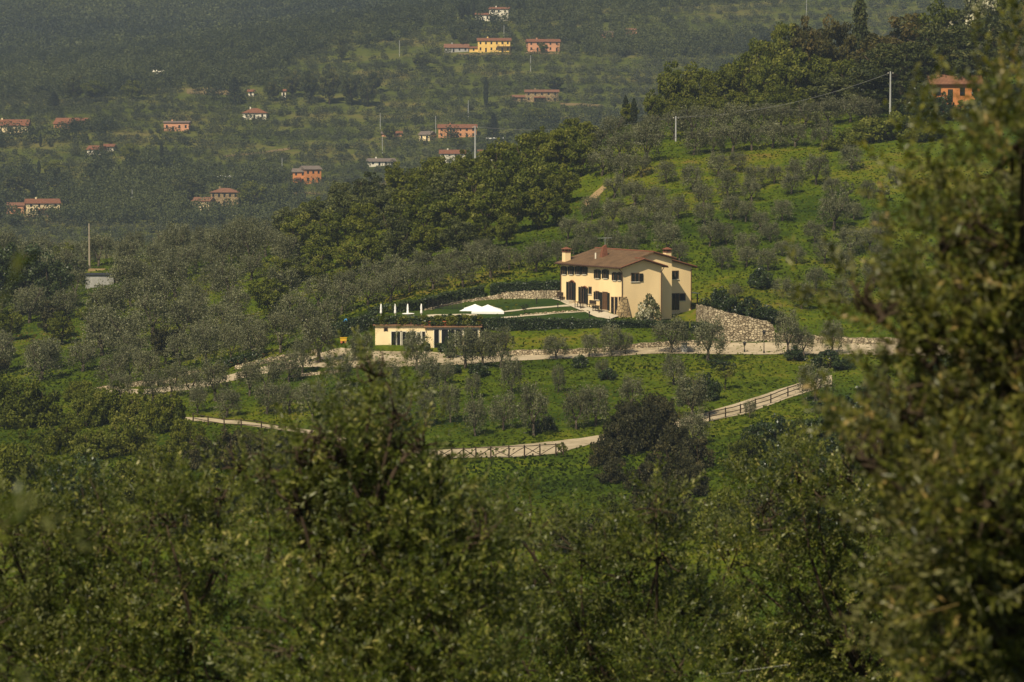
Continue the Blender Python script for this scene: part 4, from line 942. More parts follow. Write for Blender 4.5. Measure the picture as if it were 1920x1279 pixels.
# ---- olives along the upper road, left to right (foot x, foot y, crown width, height in the photo)
def row(items, where, g=None):
    for k, it in enumerate(items): olive(it[0], it[1], it[2], f"olive tree, {ordw(k+1)} from the left {where}", it[3] if len(it) > 3 else None, g)
row([(225, 752, 52, 60), (285, 756, 50, 62), (320, 746, 50, 70), (358, 744, 50, 66), (405, 752, 62, 84), (468, 742, 50, 66), (505, 740, 60, 72), (540, 716, 50, 66), (565, 700, 46, 70), (598, 680, 76, 96)], "on the road verge left of the forecourt")
row([(210, 728, 60, 72), (240, 712, 50, 66), (275, 722, 58, 78), (335, 692, 56, 72), (388, 682, 62, 80), (430, 676, 50, 70), (475, 672, 56, 78), (525, 662, 66, 86), (575, 640, 60, 74), (618, 620, 52, 62)], "in the row behind the road's left end")
row([(675, 690, 50, 72), (782, 694, 52, 84), (872, 692, 66, 88), (904, 690, 58, 80), (938, 690, 50, 84)], "standing right before the pool house")
row([(1043, 674, 52, 50), (1104, 670, 40, 52), (1146, 668, 46, 66), (1173, 664, 34, 44), (1255, 662, 72, 70), (1327, 676, 68, 82), (1477, 668, 52, 92), (1508, 670, 44, 60), (1562, 664, 48, 74)], "lining the near edge of the upper road")
row([(640, 730, 56, 66), (720, 745, 60, 72), (800, 748, 56, 90), (833, 722, 36, 46), (885, 748, 34, 52), (960, 738, 46, 78), (1046, 736, 30, 56), (1128, 700, 26, 30), (1182, 768, 46, 64), (1264, 722, 46, 68)], "in the upper grove row below the road")
row([(590, 790, 60, 80), (655, 800, 66, 84), (738, 810, 62, 84), (800, 800, 46, 72), (845, 792, 42, 80), (892, 818, 50, 78), (942, 806, 52, 80), (1002, 818, 60, 104), (1080, 806, 54, 90), (1118, 798, 58, 84), (1302, 784, 64, 84), (1298, 834, 66, 70)], "in the grove row above the crossed fence")
row([(372, 775, 40, 54), (425, 782, 56, 58), (500, 778, 52, 66), (545, 776, 50, 60)], "on grass above the left road bend")
olive(1530, 752, 70, "olive tree at the upper end of the right pole fence", 78)
olive(1405, 782, 26, "little olive tree leaning over the middle of the right pole fence", 34)
# ---- slope right of the villa, rows from the crest downwards
slope = [
 [(1150, 268, 60), (1196, 268, 40), (1222, 262, 50), (1262, 262, 56), (1300, 258, 60), (1340, 256, 58), (1382, 252, 62), (1424, 248, 60), (1466, 244, 60), (1508, 240, 62), (1552, 235, 60), (1594, 230, 58), (1630, 226, 50)],
 [(1115, 292, 60), (1160, 296, 56), (1216, 304, 74), (1300, 290, 58), (1335, 288, 56), (1372, 286, 60), (1410, 282, 56), (1448, 278, 60), (1490, 276, 52), (1540, 276, 50)],
 [(1128, 330, 60), (1168, 334, 52), (1205, 332, 44), (1251, 343, 44), (1300, 359, 52), (1345, 330, 48), (1385, 322, 44), (1417, 352, 46), (1452, 344, 38), (1490, 338, 44), (1530, 346, 56), (1598, 320, 50), (1683, 346, 38)],
 [(1150, 372, 48), (1190, 388, 56), (1235, 392, 50), (1320, 388, 46), (1366, 370, 52), (1410, 378, 42), (1484, 364, 44), (1560, 368, 40), (1630, 372, 36)],
 [(1110, 412, 46), (1150, 424, 54), (1196, 432, 56), (1230, 412, 50), (1272, 410, 48), (1322, 420, 46), (1372, 412, 50), (1398, 416, 40), (1467, 414, 44), (1562, 432, 72), (1600, 412, 40), (1652, 442, 46)],
 [(1065, 448, 46), (1100, 458, 44), (1140, 452, 48), (1192, 458, 46), (1245, 452, 56), (1330, 462, 50), (1362, 458, 44), (1425, 434, 40), (1442, 452, 42), (1530, 456, 46), (1630, 470, 50)],
 [(1075, 478, 38), (1110, 476, 40), (1152, 478, 44), (1182, 476, 38), (1248, 474, 56), (1276, 492, 40), (1353, 504, 46), (1402, 478, 52), (1467, 480, 36), (1494, 494, 42), (1544, 494, 50), (1596, 478, 58), (1650, 500, 50)],
 [(1400, 500, 44), (1440, 508, 44), (1530, 546, 46), (1582, 518, 50), (1577, 568, 52), (1640, 540, 56), (1380, 560, 34), (1470, 560, 40), (1505, 580, 50)],
]
for r_, it in enumerate(slope): row([(a, b, c * .95) for a, b, c in it], f"in the {ordw(r_+1)} row down from the crest", "olive trees on the slope above the villa")
# ---- slope left of the villa behind the hedge
row([(640, 590, 60), (690, 572, 56), (731, 566, 60), (768, 548, 58), (811, 543, 54), (870, 538, 58), (919, 522, 62), (957, 505, 50), (1003, 511, 56), (1045, 494, 44)], "on the bank behind the long ivy hedge")
row([(600, 575, 58), (650, 556, 56), (700, 540, 54), (742, 530, 56), (790, 520, 50), (838, 512, 52), (885, 500, 46), (905, 484, 40)], "in the second row behind the long ivy hedge")
# ---- grove on the left hillside, rows of equal distance, nearest first
def grove():
    nrow = 0
    for D in (404, 418, 434, 450, 468, 486, 504, 522, 540, 558, 578, 600, 624):
        xl, xr = P(-20, 600, D)[0], P({404: 560, 418: 560, 434: 570, 450: 560, 468: 560, 486: 545, 504: 520, 522: 500, 540: 520, 558: 600, 578: 640, 600: 660, 624: 660}[D], 600, D)[0]
        x = xl + random.uniform(0, 4); items = []
        while x < xr:
            y = D + random.uniform(-5, 5); items.append((x, y)); x += random.uniform(4.8, 8.0)
        nrow += 1; c = 0
        for (x, y) in items:
            z = gz(x, y); px, py = proj(x, y, z)
            if 142 < px < 240 and 500 < py < 606: continue
            if 240 < px < 272 and 488 < py < 508: continue
            if py < 470 + 0 * px and px < 150 and D > 590: pass
            c += 1; s = random.uniform(.92, 1.36)
            if random.random() < .16:
                tree("broadleaf_tree", 'oak', (x, y, z), s * .62, random.uniform(0, 6.28), f"leafy green tree, {ordw(c)} from the left in grove rank {ordw(nrow)} up the left hillside", "trees on the left hillside", random.choice(['oak', 'oak_bright', 'darkbush']), 'barkdark', nvar=7)
            else:
                tree("olive_tree", 'olive', (x, y, z), s, random.uniform(0, 6.28), f"olive tree, {ordw(c)} from the left in grove rank {ordw(nrow)} up the left hillside", "olive trees on the left hillside", 'olive', sz=s * random.uniform(.9, 1.2), nvar=8)
grove()
# ---- wood between the villa's back lawn and the far hillside
wood = [
 [(640, 552, 62), (600, 540, 60), (560, 530, 64)],
 [(600, 512, 76), (655, 520, 70), (700, 506, 76), (752, 500, 80), (805, 490, 78), (858, 482, 72), (905, 468, 70), (950, 462, 60)],
 [(560, 480, 80), (620, 478, 84), (682, 470, 86), (742, 462, 90), (800, 456, 92), (856, 446, 92), (912, 440, 96), (966, 438, 84), (1010, 430, 76), (1046, 425, 60)],
 [(540, 452, 70), (590, 450, 80), (650, 440, 88), (716, 430, 90), (778, 420, 96), (838, 412, 96), (896, 400, 100), (952, 396, 104), (1006, 392, 96), (1056, 384, 70)],
 [(640, 412, 70), (690, 402, 84), (752, 392, 84), (812, 376, 88), (872, 366, 86), (935, 360, 92), (996, 352, 104), (1050, 340, 92), (1092, 330, 70)],
 [(820, 352, 64), (868, 342, 60), (916, 334, 60), (960, 326, 64), (1010, 318, 76), (1060, 308, 80), (1100, 296, 66), (1075, 272, 60)],
]
gv = random.Random(3)
for r_, it in enumerate(wood):
    for k, (px, py, wd) in enumerate(it):
        if (px < 720 and py < 460) or (gv.random() < .18 and px < 860): lf, kd = 'greygreen', 'oak'
        else: lf, kd = gv.choice(['oak', 'oak', 'oak_bright', 'oak_bright', 'oak']), 'oak'
        broad(px, py, wd, f"{'grey-green' if lf == 'greygreen' else 'bushy green'} tree, {ordw(k+1)} from the left in wood rank {ordw(r_+1)} up from the lawn", lf, kd, wd * gv.uniform(.85, 1.1), "trees of the wood behind the lawn")
# ---- wood on the upper right skyline
ur = [
 [(1180, 232, 40, 40, 'oak_bright', 'oak'), (1225, 228, 46, 60, 'oak_bright', 'oak'), (1262, 212, 76, 96, 'oak_bright', 'oak'), (1300, 214, 84, 98, 'oak_bright', 'oak'), (1350, 210, 80, 86, 'oak', 'oak'), (1395, 202, 80, 102, 'oak_bright', 'oak'), (1440, 206, 90, 100, 'oak_bright', 'oak'), (1490, 200, 96, 110, 'oak_bright', 'oak'), (1540, 196, 90, 100, 'oak', 'oak'), (1585, 200, 76, 90, 'oak', 'oak'), (1560, 205, 100, 66, 'greygreen', 'oak'), (1620, 214, 90, 50, 'greygreen', 'oak')],
 [(1380, 178, 70, 70, 'oak', 'oak'), (1425, 168, 84, 96, 'oak_bright', 'oak'), (1470, 150, 84, 110, 'oak_bright', 'oak'), (1520, 140, 100, 110, 'oak_rust', 'oak'), (1566, 150, 90, 120, 'oak_rust', 'oak'), (1612, 150, 64, 168, 'pine', 'conifer')],
 [(1655, 165, 130, 110, 'oak_rust', 'oak'), (1700, 135, 130, 110, 'oak_rust', 'oak'), (1760, 110, 130, 110, 'oak', 'oak'), (1835, 100, 110, 110, 'flower', 'oak'), (1900, 100, 130, 120, 'oak', 'oak')],
]
words = {'greygreen': "grey-green rounded tree", 'oak_bright': "fresh green tree", 'oak': "dark green tree", 'olive': "grey-green rounded tree", 'oak_rust': "rust tinged tree", 'pine': "tall dark conifer", 'flower': "pale blossoming tree"}
for r_, it in enumerate(ur):
    for k, (px, py, wd, hp, lf, kd) in enumerate(it):
        broad(px, py, wd, f"{words[lf]}, {ordw(k+1)} from the left in rank {ordw(r_+1)} of the skyline wood", lf, kd, hp, "trees of the upper right wood", "conifer" if kd == 'conifer' else "broadleaf_tree")
for k, (px, py, wd, hp) in enumerate([(1690, 205, 210, 130), (1770, 190, 220, 150), (1880, 190, 230, 170)]):
    broad(px, py, wd, f"broad dark umbrella pine, {ordw(k+1)} from the left beside the crest pole", 'pine', 'pine', hp, "umbrella pines on the crest", "umbrella_pine")
for px, py, wd, hp, lab in ((1173, 236, 16, 58, "slim dark cypress on the crest, the taller of a pair"), (1188.5, 238, 16, 54, "slim dark cypress on the crest, the shorter of a pair")):
    broad(px, py, wd, lab, 'cypress', 'cypress', hp, None, "cypress_tree")
for k, (px, py, wd, hp, lf) in enumerate([(1245, 224, 60, 40, 'oak_bright'), (1285, 220, 70, 46, 'oak'), (1330, 218, 76, 46, 'oak'), (1375, 214, 80, 50, 'oak'), (1420, 212, 80, 50, 'oak_bright'), (1465, 208, 84, 56, 'oak_bright'), (1515, 206, 84, 50, 'oak'), (1400, 186, 90, 60, 'oak'), (1450, 176, 96, 60, 'oak_bright'), (1500, 166, 100, 70, 'oak_bright'), (1550, 176, 100, 70, 'oak'), (1640, 190, 110, 80, 'hedge'), (1720, 215, 120, 60, 'hedge'), (1752, 226, 90, 58, 'hedge'), (1812, 222, 70, 40, 'oak'), (1856, 226, 90, 66, 'hedge')]):
    broad(px, py, wd, f"low undergrowth tree, {ordw(k+1)} from the left beneath the skyline wood", lf, 'scrub', hp, "undergrowth of the upper right wood", "scrub_tree")
# crest bush bank
for k, (px, py, wd, hp) in enumerate([(1590, 272, 70, 34), (1630, 266, 80, 44), (1680, 262, 90, 50), (1560, 282, 50, 26), (1730, 262, 80, 50)]):
    broad(px, py, wd, f"low spreading green bush, {ordw(k+1)} from the left below the crest pole", 'oak_bright', 'bush', hp, None, "bush")
broad(1428, 542, 54, "clipped round dark bush on the slope right of the villa", 'hedge', 'bush', 42, None, "bush")
for k, (px, py, wd, hp) in enumerate([(1335, 578, 50, 26), (1372, 588, 60, 34), (1410, 596, 64, 40), (1445, 604, 50, 30), (1350, 568, 40, 30)]):
    broad(px, py, wd, f"dark evergreen bush, {ordw(k+1)} from the left above the tall rubble wall", 'hedge', 'bush', hp, None, "bush")
# tall loose trees at the left edge
for k, (px, py, wd, hp) in enumerate([(40, 590, 130, 150), (100, 585, 80, 110), (-10, 600, 110, 150)]):
    broad(px, py, wd, f"tall loose leafed tree at the left edge, number {ordw(k+1)} of three beside the shed", 'laurel', 'poplar', hp, None, "poplar_tree")
for k, (px, py, wd, hp) in enumerate([(255, 512, 60, 22), (240, 500, 40, 16), (180, 572, 40, 20), (215, 580, 44, 22), (165, 598, 44, 24), (225, 560, 36, 16)]):
    broad(px, py, wd, f"low yellowish bush, {ordw(k+1)} of those around the grey shed", "oak_bright", "bush", hp, "bushes around the shed", "bush")
broad(150, 522, 34, "small tree between the tall loose trees and the shed", 'olive', 'oak', 40)
# dark bushes in the middle distance
db = [(1135, 872, 70, 60), (1165, 850, 90, 80), (1205, 842, 110, 100), (1245, 830, 90, 90), (1180, 800, 80, 60), (1230, 790, 90, 64), (1255, 900, 110, 80), (1215, 920, 90, 70), (1290, 930, 90, 80), (1300, 880, 80, 70), (1270, 850, 70, 60), (1150, 905, 70, 50)]
for k, (px, py, wd, hp) in enumerate(db):
    broad(px, py, wd, f"dark brownish bush, {ordw(k+1)} of the thicket where the lower road disappears", 'darkbush', 'scrub', hp, "dark bushes of the road thicket", "bush")
db = [(380, 880, 80, 70), (430, 876, 100, 84), (480, 880, 90, 80), (525, 884, 80, 76), (460, 850, 80, 50)]
for k, (px, py, wd, hp) in enumerate(db):
    broad(px, py, wd, f"dark evergreen bush, {ordw(k+1)} of the clump below the left road bend", 'darkbush', 'scrub', hp, "dark bushes below the left bend", "bush")
gb = [(160, 800, 90, 80), (215, 790, 100, 80), (265, 800, 90, 80), (310, 810, 90, 84), (350, 850, 80, 70), (240, 850, 110, 84), (180, 860, 100, 70), (120, 850, 110, 80), (300, 880, 90, 60), (60, 800, 120, 100), (0, 800, 120, 110), (150, 752, 70, 44), (180, 764, 70, 44), (330, 806, 64, 40), (545, 856, 84, 52), (592, 862, 96, 62), (650, 890, 100, 74), (700, 900, 96, 66), (500, 850, 80, 50)]
for k, (px, py, wd, hp) in enumerate(gb):
    broad(px, py, wd, f"leafy green bush, {ordw(k+1)} of the scrub at the left below the road", gv.choice(['oak', 'oak', 'oak_bright']), 'scrub', hp, "green scrub at the left", "scrub_tree")
gb = [(1400, 880, 100, 80), (1450, 850, 110, 84), (1500, 870, 120, 90), (1550, 840, 110, 100), (1600, 860, 120, 110), (1480, 910, 120, 80), (1560, 920, 130, 90), (1640, 800, 120, 110), (1420, 830, 60, 40), (1700, 850, 130, 120), (1760, 780, 130, 130), (1840, 800, 140, 140)]
for k, (px, py, wd, hp) in enumerate(gb):
    broad(px, py, wd, f"dense green bush, {ordw(k+1)} of the scrub below the right pole fence", gv.choice(['oak', 'hedge', 'hedge']), 'scrub', hp, "green scrub at the right", "scrub_tree")
# scrub in the valley between the meadow and the camera's slope
vs = [(260, 940, 130, 100), (330, 1000, 140, 110), (420, 960, 130, 90), (520, 960, 120, 90), (600, 980, 120, 90), (680, 1000, 130, 90), (140, 960, 150, 120), (40, 930, 150, 130), (760, 1020, 120, 80), (850, 1040, 130, 80), (950, 1020, 120, 60), (1060, 1030, 130, 70), (1150, 1010, 130, 90), (1250, 1000, 150, 120), (1350, 1010, 140, 110), (1450, 1000, 150, 110), (1560, 1000, 150, 120), (1680, 980, 160, 140), (1800, 960, 170, 150), (1900, 940, 170, 160)]
for k, (px, py, wd, hp) in enumerate(vs):
    broad(px, py, wd, f"valley scrub tree, {ordw(k+1)} from the left at the meadow's lower edge", gv.choice(['oak', 'darkbush', 'oak', 'hedge']), 'scrub', hp, "scrub on the valley floor", "scrub_tree")
# saplings and small shrubs
broad(1360, 732, 46, "young green tree with thin trunk on the grass above the right fence", 'oak_bright', 'young', 54, None, "young_tree")
broad(1051, 858, 20, "tiny sapling beside the crossed pole fence", 'oak', 'young', 32, None, "young_tree")
broad(1060, 858, 14, "second tiny sapling right beside the first at the crossed fence", 'oak', 'young', 26, None, "young_tree")
broad(983.5, 590, 18, "small round shrub tree standing alone on the villa lawn", 'hedge', 'young', 22, None, "young_tree")
broad(1659, 378, 34, "small bare looking young tree high on the slope at right", 'olive', 'young', 32, None, "young_tree")
broad(1589, 382, 32, "young leafy tree with pale top high on the slope", 'olive', 'young', 44, None, "young_tree")
x, y = hw(2.4, -2.2); t = tree("flowering_shrub", 'bush', (x, y, gz(x, y) - .1), .85, 1.0, "pale flowering shrub against the yellow gable wall", None, 'flower', 'barkdark', sz=1.45, nvar=5, cat="shrub")
broad(843, 672, 30, "dark glossy round bush before the pool house doors", 'laurel', 'bush', 50, None, "bush")
broad(672, 676, 44, "pink flecked flowering bush at the forecourt's left side", 'flower', 'bush', 48, None, "bush")
for k, (px, py, wd, hp) in enumerate([(1003, 812, 36, 24), (1030, 806, 36, 30), (1088, 690, 36, 24), (1140, 712, 40, 22), (900, 706, 44, 26), (850, 700, 36, 20), (1560, 690, 80, 34), (1350, 692, 60, 20), (1490, 676, 50, 26), (1330, 750, 50, 50), (1290, 760, 50, 50)]):
    broad(px, py, wd, f"small dark shrub, {ordw(k+1)} of those dotted in the grass by the two roads", 'hedge', 'bush', hp, "shrubs dotted by the roads", "bush")

# ------------------------------------------------------------------ hedges
def hedge(top, bot, thick, label, leaf='hedge', nu=40, size=.1, dens=90, name="hedge"):
    tp = np.array(top, float); bt = np.array(bot, float); rr = rng_(len(label) * 7); st = []
    for i in range(nu + 1):
        s = i / nu
        tx, ty = (np.interp(s, np.linspace(0, 1, len(tp)), tp[:, k]) for k in (0, 1)); bx, by = (np.interp(s, np.linspace(0, 1, len(bt)), bt[:, k]) for k in (0, 1))
        q = np.array(hit(bx, by)); tq = np.array(P(tx, ty, q[1] + .2)); st.append((q, tq))
    o = np.array(st[nu // 2][0]); C = []; O = []
    for i in range(nu):
        (q0, t0), (q1, t1) = st[i], st[i + 1]; L = np.linalg.norm(q1 - q0); h = max(.3, t0[2] - q0[2])
        n = max(6, int(dens * L * (h + thick)))
        s = rr.random(n)[:, None]; b = q0 + (q1 - q0) * s; tt = t0 + (t1 - t0) * s; u = rr.random(n)
        front = rr.random(n) < h / (h + thick * .9)
        zz = np.where(front, b[:, 2] + (tt[:, 2] - b[:, 2]) * u, tt[:, 2]); bulge = .14 * np.sin(q0[0] * 1.3 + zz * 2.0)
        yy = np.where(front, b[:, 1] + bulge, b[:, 1] + thick * u)
        c = np.stack([b[:, 0], yy, zz + .07 * np.sin(b[:, 0] * 2.7)], 1) + rr.normal(size=(n, 3)) * .07
        C.append(c - o); O.append(np.where(front[:, None], np.array([-.1, -1, .3]), np.array([0, -.2, 1])))
    C = np.concatenate(C); O = np.concatenate(O)
    V, Q = leaves(C, size, rr, .6, out=O)
    t = thing(name, label, "hedge", tuple(o))
    cl = np.clip(.45 + .22 * np.sin(C[:, 0] * 1.7) * np.cos(C[:, 2] * 3) + .2 * rr.normal(size=len(C)), 0, 1)
    link("foliage", np_mesh("hedge_foliage", V, Q, cl), M[leaf], t)
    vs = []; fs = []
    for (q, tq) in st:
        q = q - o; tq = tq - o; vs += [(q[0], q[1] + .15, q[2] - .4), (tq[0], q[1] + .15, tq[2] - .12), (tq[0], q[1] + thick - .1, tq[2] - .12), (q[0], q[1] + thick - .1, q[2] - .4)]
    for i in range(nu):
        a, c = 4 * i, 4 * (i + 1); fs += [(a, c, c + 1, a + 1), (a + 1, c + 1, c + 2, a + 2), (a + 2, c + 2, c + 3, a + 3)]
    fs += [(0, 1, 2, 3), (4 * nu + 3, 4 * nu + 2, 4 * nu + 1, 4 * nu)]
    MB().add(vs, fs).build("dark_core", M['cypress'], t)  # solid dark core added inside the leaf shell, no real branching
    return t
hedge([(893, 598), (950, 597), (1050, 599), (1150, 601), (1225, 602), (1292, 606)], [(893, 618), (950, 622), (1050, 618), (1150, 616), (1225, 616), (1292, 622)], 1.3, "long clipped hedge along the front edge of the lawn", nu=60)
hedge([(600, 616), (640, 604), (680, 592), (706, 586)], [(600, 640), (640, 634), (680, 624), (706, 616)], 1.4, "dark sloping hedge climbing to the left end of the terrace")
hedge([(690, 580), (740, 571), (790, 563), (830, 552), (870, 544), (908, 537)], [(690, 590), (740, 586), (790, 582), (830, 574), (870, 566), (908, 558)], 1.4, "long glossy ivy hedge rising behind the parasols", 'laurel', 50, .12)
hedge([(919, 534), (960, 531), (1010, 529), (1050, 527)], [(919, 555), (960, 550), (1010, 548), (1050, 547)], 1.5, "square hedge on the stone wall left of the villa", 'hedge', 40)
hedge([(1296, 604), (1330, 607), (1360, 612), (1371, 616)], [(1296, 626), (1330, 634), (1360, 636), (1371, 637)], 1.4, "clipped hedge below the tall rubble wall beside the villa", 'hedge', 24)

# ------------------------------------------------------------------ far hillside: houses
HOUSES = []
def fhouse(label, px0, px1, ptop, pbase, wall, roof, rows=2, cols=4, name="house", cat="house", rot=0.0, depth=8.0, roofh=1.3, near=None, hip=False, extra=None, wcol='glass', group=None):
    pm = (px0 + px1) / 2; D = near or fhit(pm, pbase)[1]
    c = P(pm, pbase, D); wd = (px1 - px0) / F * D; H = (pbase - ptop) / F * D; He = max(1.5, H - roofh)
    HOUSES.append((px0, px1, ptop, pbase, D))
    t = thing(name, label, cat, c, R(rot), group)
    x0, x1 = -wd / 2, wd / 2
    m = MB(); m.box(x0, x1, 0, depth, -3.5, He)
    if not hip: m.add([(x0, .02, He), (x0, depth - .02, He), (x0, depth / 2, He + roofh - .08)], [(0, 2, 1)]); m.add([(x1, .02, He), (x1, depth - .02, He), (x1, depth / 2, He + roofh - .08)], [(0, 1, 2)])
    m.build("walls", M[wall], t)
    o = .5; r = MB(); ri = depth / 2 if hip else 0; k = min(ri, wd / 2 - .2) if hip else -o
    a = [(x0 - o, -o, He - .12), (x1 + o, -o, He - .12), (x1 + o, depth + o, He - .12), (x0 - o, depth + o, He - .12)]
    rg = [(x0 + k, depth / 2, He + roofh), (x1 - k, depth / 2, He + roofh)]
    low = [(p[0], p[1], p[2] - .14) for p in a]
    r.add(low + a + rg, [(3, 2, 1, 0), (0, 1, 5, 4), (1, 2, 6, 5), (2, 3, 7, 6), (3, 0, 4, 7), (4, 5, 9, 8), (5, 6, 9), (6, 7, 8, 9), (7, 4, 8)])
    r.build("roof", M[roof], t)
    sh = He / max(rows, 1)
    for i in range(rows):
        for j in range(cols):
            xc = x0 + wd * (j + .5) / cols; z0 = i * sh + sh * .34; hh = min(1.35, sh * .5)
            if i == 0 and j % 3 == 1: z0, hh = .05, min(2.1, sh * .78)
            q = MB(); q.box(xc - .42, xc + .42, -.04, .02, z0, z0 + hh); q.build("door" if z0 < .1 else "window", M[wcol], t)
    if wd > 9:
        q = MB(); q.box(x0 + wd * .3 - .3, x0 + wd * .3 + .3, depth / 2 - .3, depth / 2 + .3, He + roofh - .6, He + roofh + .6); q.build("chimney", M[wall], t)
    if extra: extra(t, x0, x1, He, depth)
    return t
def balcony(t, x0, x1, He, d):
    MB().box(x1 - (x1 - x0) * .42, x1 + .6, -1.6, -.01, He * .45, He * .5).build("balcony", M['brownwood'], t)
    for k in range(3):
        q = x1 - (x1 - x0) * .42 + (x1 - x0) * .2 * k + .1; MB().box(q, q + .2, -1.6, -1.4, -2, He * .98).build("post", M['brownwood'], t)
def porch(t, x0, x1, He, d):
    a, b = x0 + (x1 - x0) * .25, x0 + (x1 - x0) * .6
    MB().prism([(a, -2.6), (b, -2.6), (b, -.01), (a, -.01)], lambda x, y: He * .48 + .16 * y, lambda x, y: He * .52 + .16 * y).build("porch_roof", M['tile_red'], t)
    for q in (a + .1, b - .3): MB().box(q, q + .2, -2.5, -2.3, -2, He * .48 - .4).build("post", M['brownwood'], t)
fhouse("white hilltop house with stepped roof among cypresses at the top of the photo", 917, 953, 13, 39, 'white', 'tile_red', 2, 3, depth=9, roofh=1.0, rot=-8)
fhouse("low white wing at the left foot of the white hilltop house", 892, 918, 24, 40, 'white', 'tile_red', 1, 3, depth=7, roofh=.9)
fhouse("bright yellow farmhouse with two rows of dark windows high on the far hill", 896, 957, 71, 98, 'gold', 'tile_red', 2, 6, extra=balcony)
fhouse("tiny yellow annex touching the bright yellow farmhouse", 880, 896, 87, 98, 'gold', 'tile_red', 1, 1, roofh=.7, depth=5)
fhouse("low brown roofed barn left of the bright yellow farmhouse", 834, 878, 82, 98, 'concrete', 'tile_brown', 1, 4, roofh=1.8, depth=7)
fhouse("faded pink farmhouse right of the bright yellow farmhouse", 990, 1050, 73, 97, 'pinkish', 'tile_red', 2, 5, rot=6)
fhouse("stone built farmhouse with brown roof beside a tall lone cypress", 985, 1047, 168, 191, 'stone_house', 'tile_brown', 2, 5, extra=porch, roofh=1.0)
fhouse("low annex with brown roof joined to the stone farmhouse", 962, 984, 178, 191, 'stone_house', 'tile_brown', 1, 2, roofh=.9, depth=6)
fhouse("long salmon farmhouse with orange roof in the middle of the far hill", 822, 893, 233, 258, 'salmon', 'tile_red', 2, 6, roofh=1.5)
fhouse("small grey beige barn left of the long salmon farmhouse", 785, 806, 246, 264, 'cream', 'tile_grey', 1, 2, name="barn", cat="barn", roofh=1.4, rot=-18)
fhouse("cream house with red roof left of the pole above the wood", 825, 872, 281, 305, 'white', 'tile_red', 2, 4, roofh=1.5)
fhouse("white house with red roof right of the pole above the wood", 897, 934, 281, 305, 'white', 'tile_red', 2, 3, roofh=1.5)
fhouse("low white building with curved grey roofs below a tall pole", 693, 742, 297, 311, 'offwhite', 'tile_grey', 1, 4, name="workshop", cat="building", roofh=1.2, rot=12)
fhouse("two storey orange house with grey roof, its taller right part", 572, 603, 311, 344, 'orange', 'tile_grey', 2, 3, depth=9, rot=20)
fhouse("lower left part of the two storey orange house with pergola", 549, 574, 316, 344, 'orange', 'tile_grey', 2, 2, depth=7, extra=porch)
fhouse("beige stone farmhouse with brown roof between two dark round trees", 395, 447, 353, 388, 'stone_house', 'tile_brown', 2, 5, roofh=1.5, hip=True)
fhouse("small cream annex left of the beige stone farmhouse", 360, 393, 370, 394, 'cream', 'tile_brown', 1, 2, roofh=1.4, rot=-12)
fhouse("cream house with orange roof at the left edge above the grove", 51, 112, 373, 403, 'cream', 'tile_red', 2, 4, roofh=1.6, rot=14, extra=porch)
fhouse("small brick shed left of the cream house with orange roof", 12, 44, 380, 402, 'pinkish', 'tile_brown', 1, 2, name="shed", cat="shed", roofh=1.0)
fhouse("long cream house cut by the left photo edge on the far hill", -20, 52, 224, 250, 'cream', 'tile_red', 1, 5, roofh=2.6)
fhouse("red roofed farm building right of the cut off cream house", 100, 132, 221, 240, 'salmon', 'tile_red', 1, 2, roofh=2.6, rot=-14)
fhouse("low long red roof trailing right of the red farm building", 130, 162, 221, 233, 'salmon', 'tile_red', 1, 2, roofh=1.0)
fhouse("small house with faded red roof behind a dark cone tree", 163, 190, 273, 291, 'white', 'tile_red', 1, 2, roofh=1.6, rot=-10)
fhouse("small white outbuilding right of the faded red roof house", 194, 213, 270, 284, 'white', 'tile_red', 1, 1, roofh=1.0)
fhouse("roofless looking brick ruin with pale pillars on the far hill", 307, 354, 227, 246, 'pinkish', 'tile_grey', 1, 4, roofh=.5)
fhouse("white cottage with wide red roof in the far olive grove", 455, 499, 203, 224, 'white', 'tile_red', 1, 3, roofh=2.0, hip=True)
fhouse("tiny white hut, the left of two below the dark fir", 465, 476, 168, 181, 'white', 'tile_red', 1, 1, name="hut", cat="hut", roofh=.8, depth=4)
fhouse("tiny white hut, the right of two below the dark fir", 528, 536, 167, 184, 'white', 'tile_red', 1, 1, name="hut", cat="hut", roofh=.8, depth=4)
fhouse("tiny pale roofed hut at the edge of the hazy upper forest", 288, 312, 131, 141, 'white', 'offwhite', 1, 1, name="hut", cat="hut", roofh=.9, depth=5)
fhouse("faint ochre house high in the hazy forest", 552, 568, 40, 52, 'cream', 'tile_brown', 1, 2, roofh=.8, depth=6)
fhouse("small grey ruin at the right end of the upper terraces", 1128, 1150, 58, 71, 'pinkish', 'tile_grey', 1, 2, name="ruin", cat="ruin", roofh=.6, depth=6)
fhouse("tiny brown hut right of the small grey ruin", 1174, 1194, 53, 65, 'pinkish', 'tile_brown', 1, 1, name="hut", cat="hut", roofh=.8, depth=5)
fhouse("tiny white shed right of the dark conical fir", 968, 982, 254, 266, 'offwhite', 'tile_grey', 1, 1, name="shed", cat="shed", roofh=.5, depth=4)
fhouse("tiny dark shed far left of the long salmon farmhouse", 716, 731, 247, 256, 'pinkish', 'tile_grey', 1, 1, name="shed", cat="shed", roofh=.7, depth=4)
fhouse("tiny red roofed shed left of the grey beige barn", 739, 753, 247, 256, 'pinkish', 'tile_red', 1, 1, name="shed", cat="shed", roofh=.9, depth=4)
fhouse("long white greenhouse roof above the beige stone farmhouse", 410, 432, 330, 338, 'offwhite', 'canvas', 1, 0, name="greenhouse", cat="greenhouse", roofh=.5, depth=4)
hx = hit(1790, 212); fhouse("orange house under the umbrella pines half hidden by the near olive", 1748, 1838, 140, 192, 'orange', 'tile_brown', 1, 4, near=hx[1], depth=5, roofh=1.4)
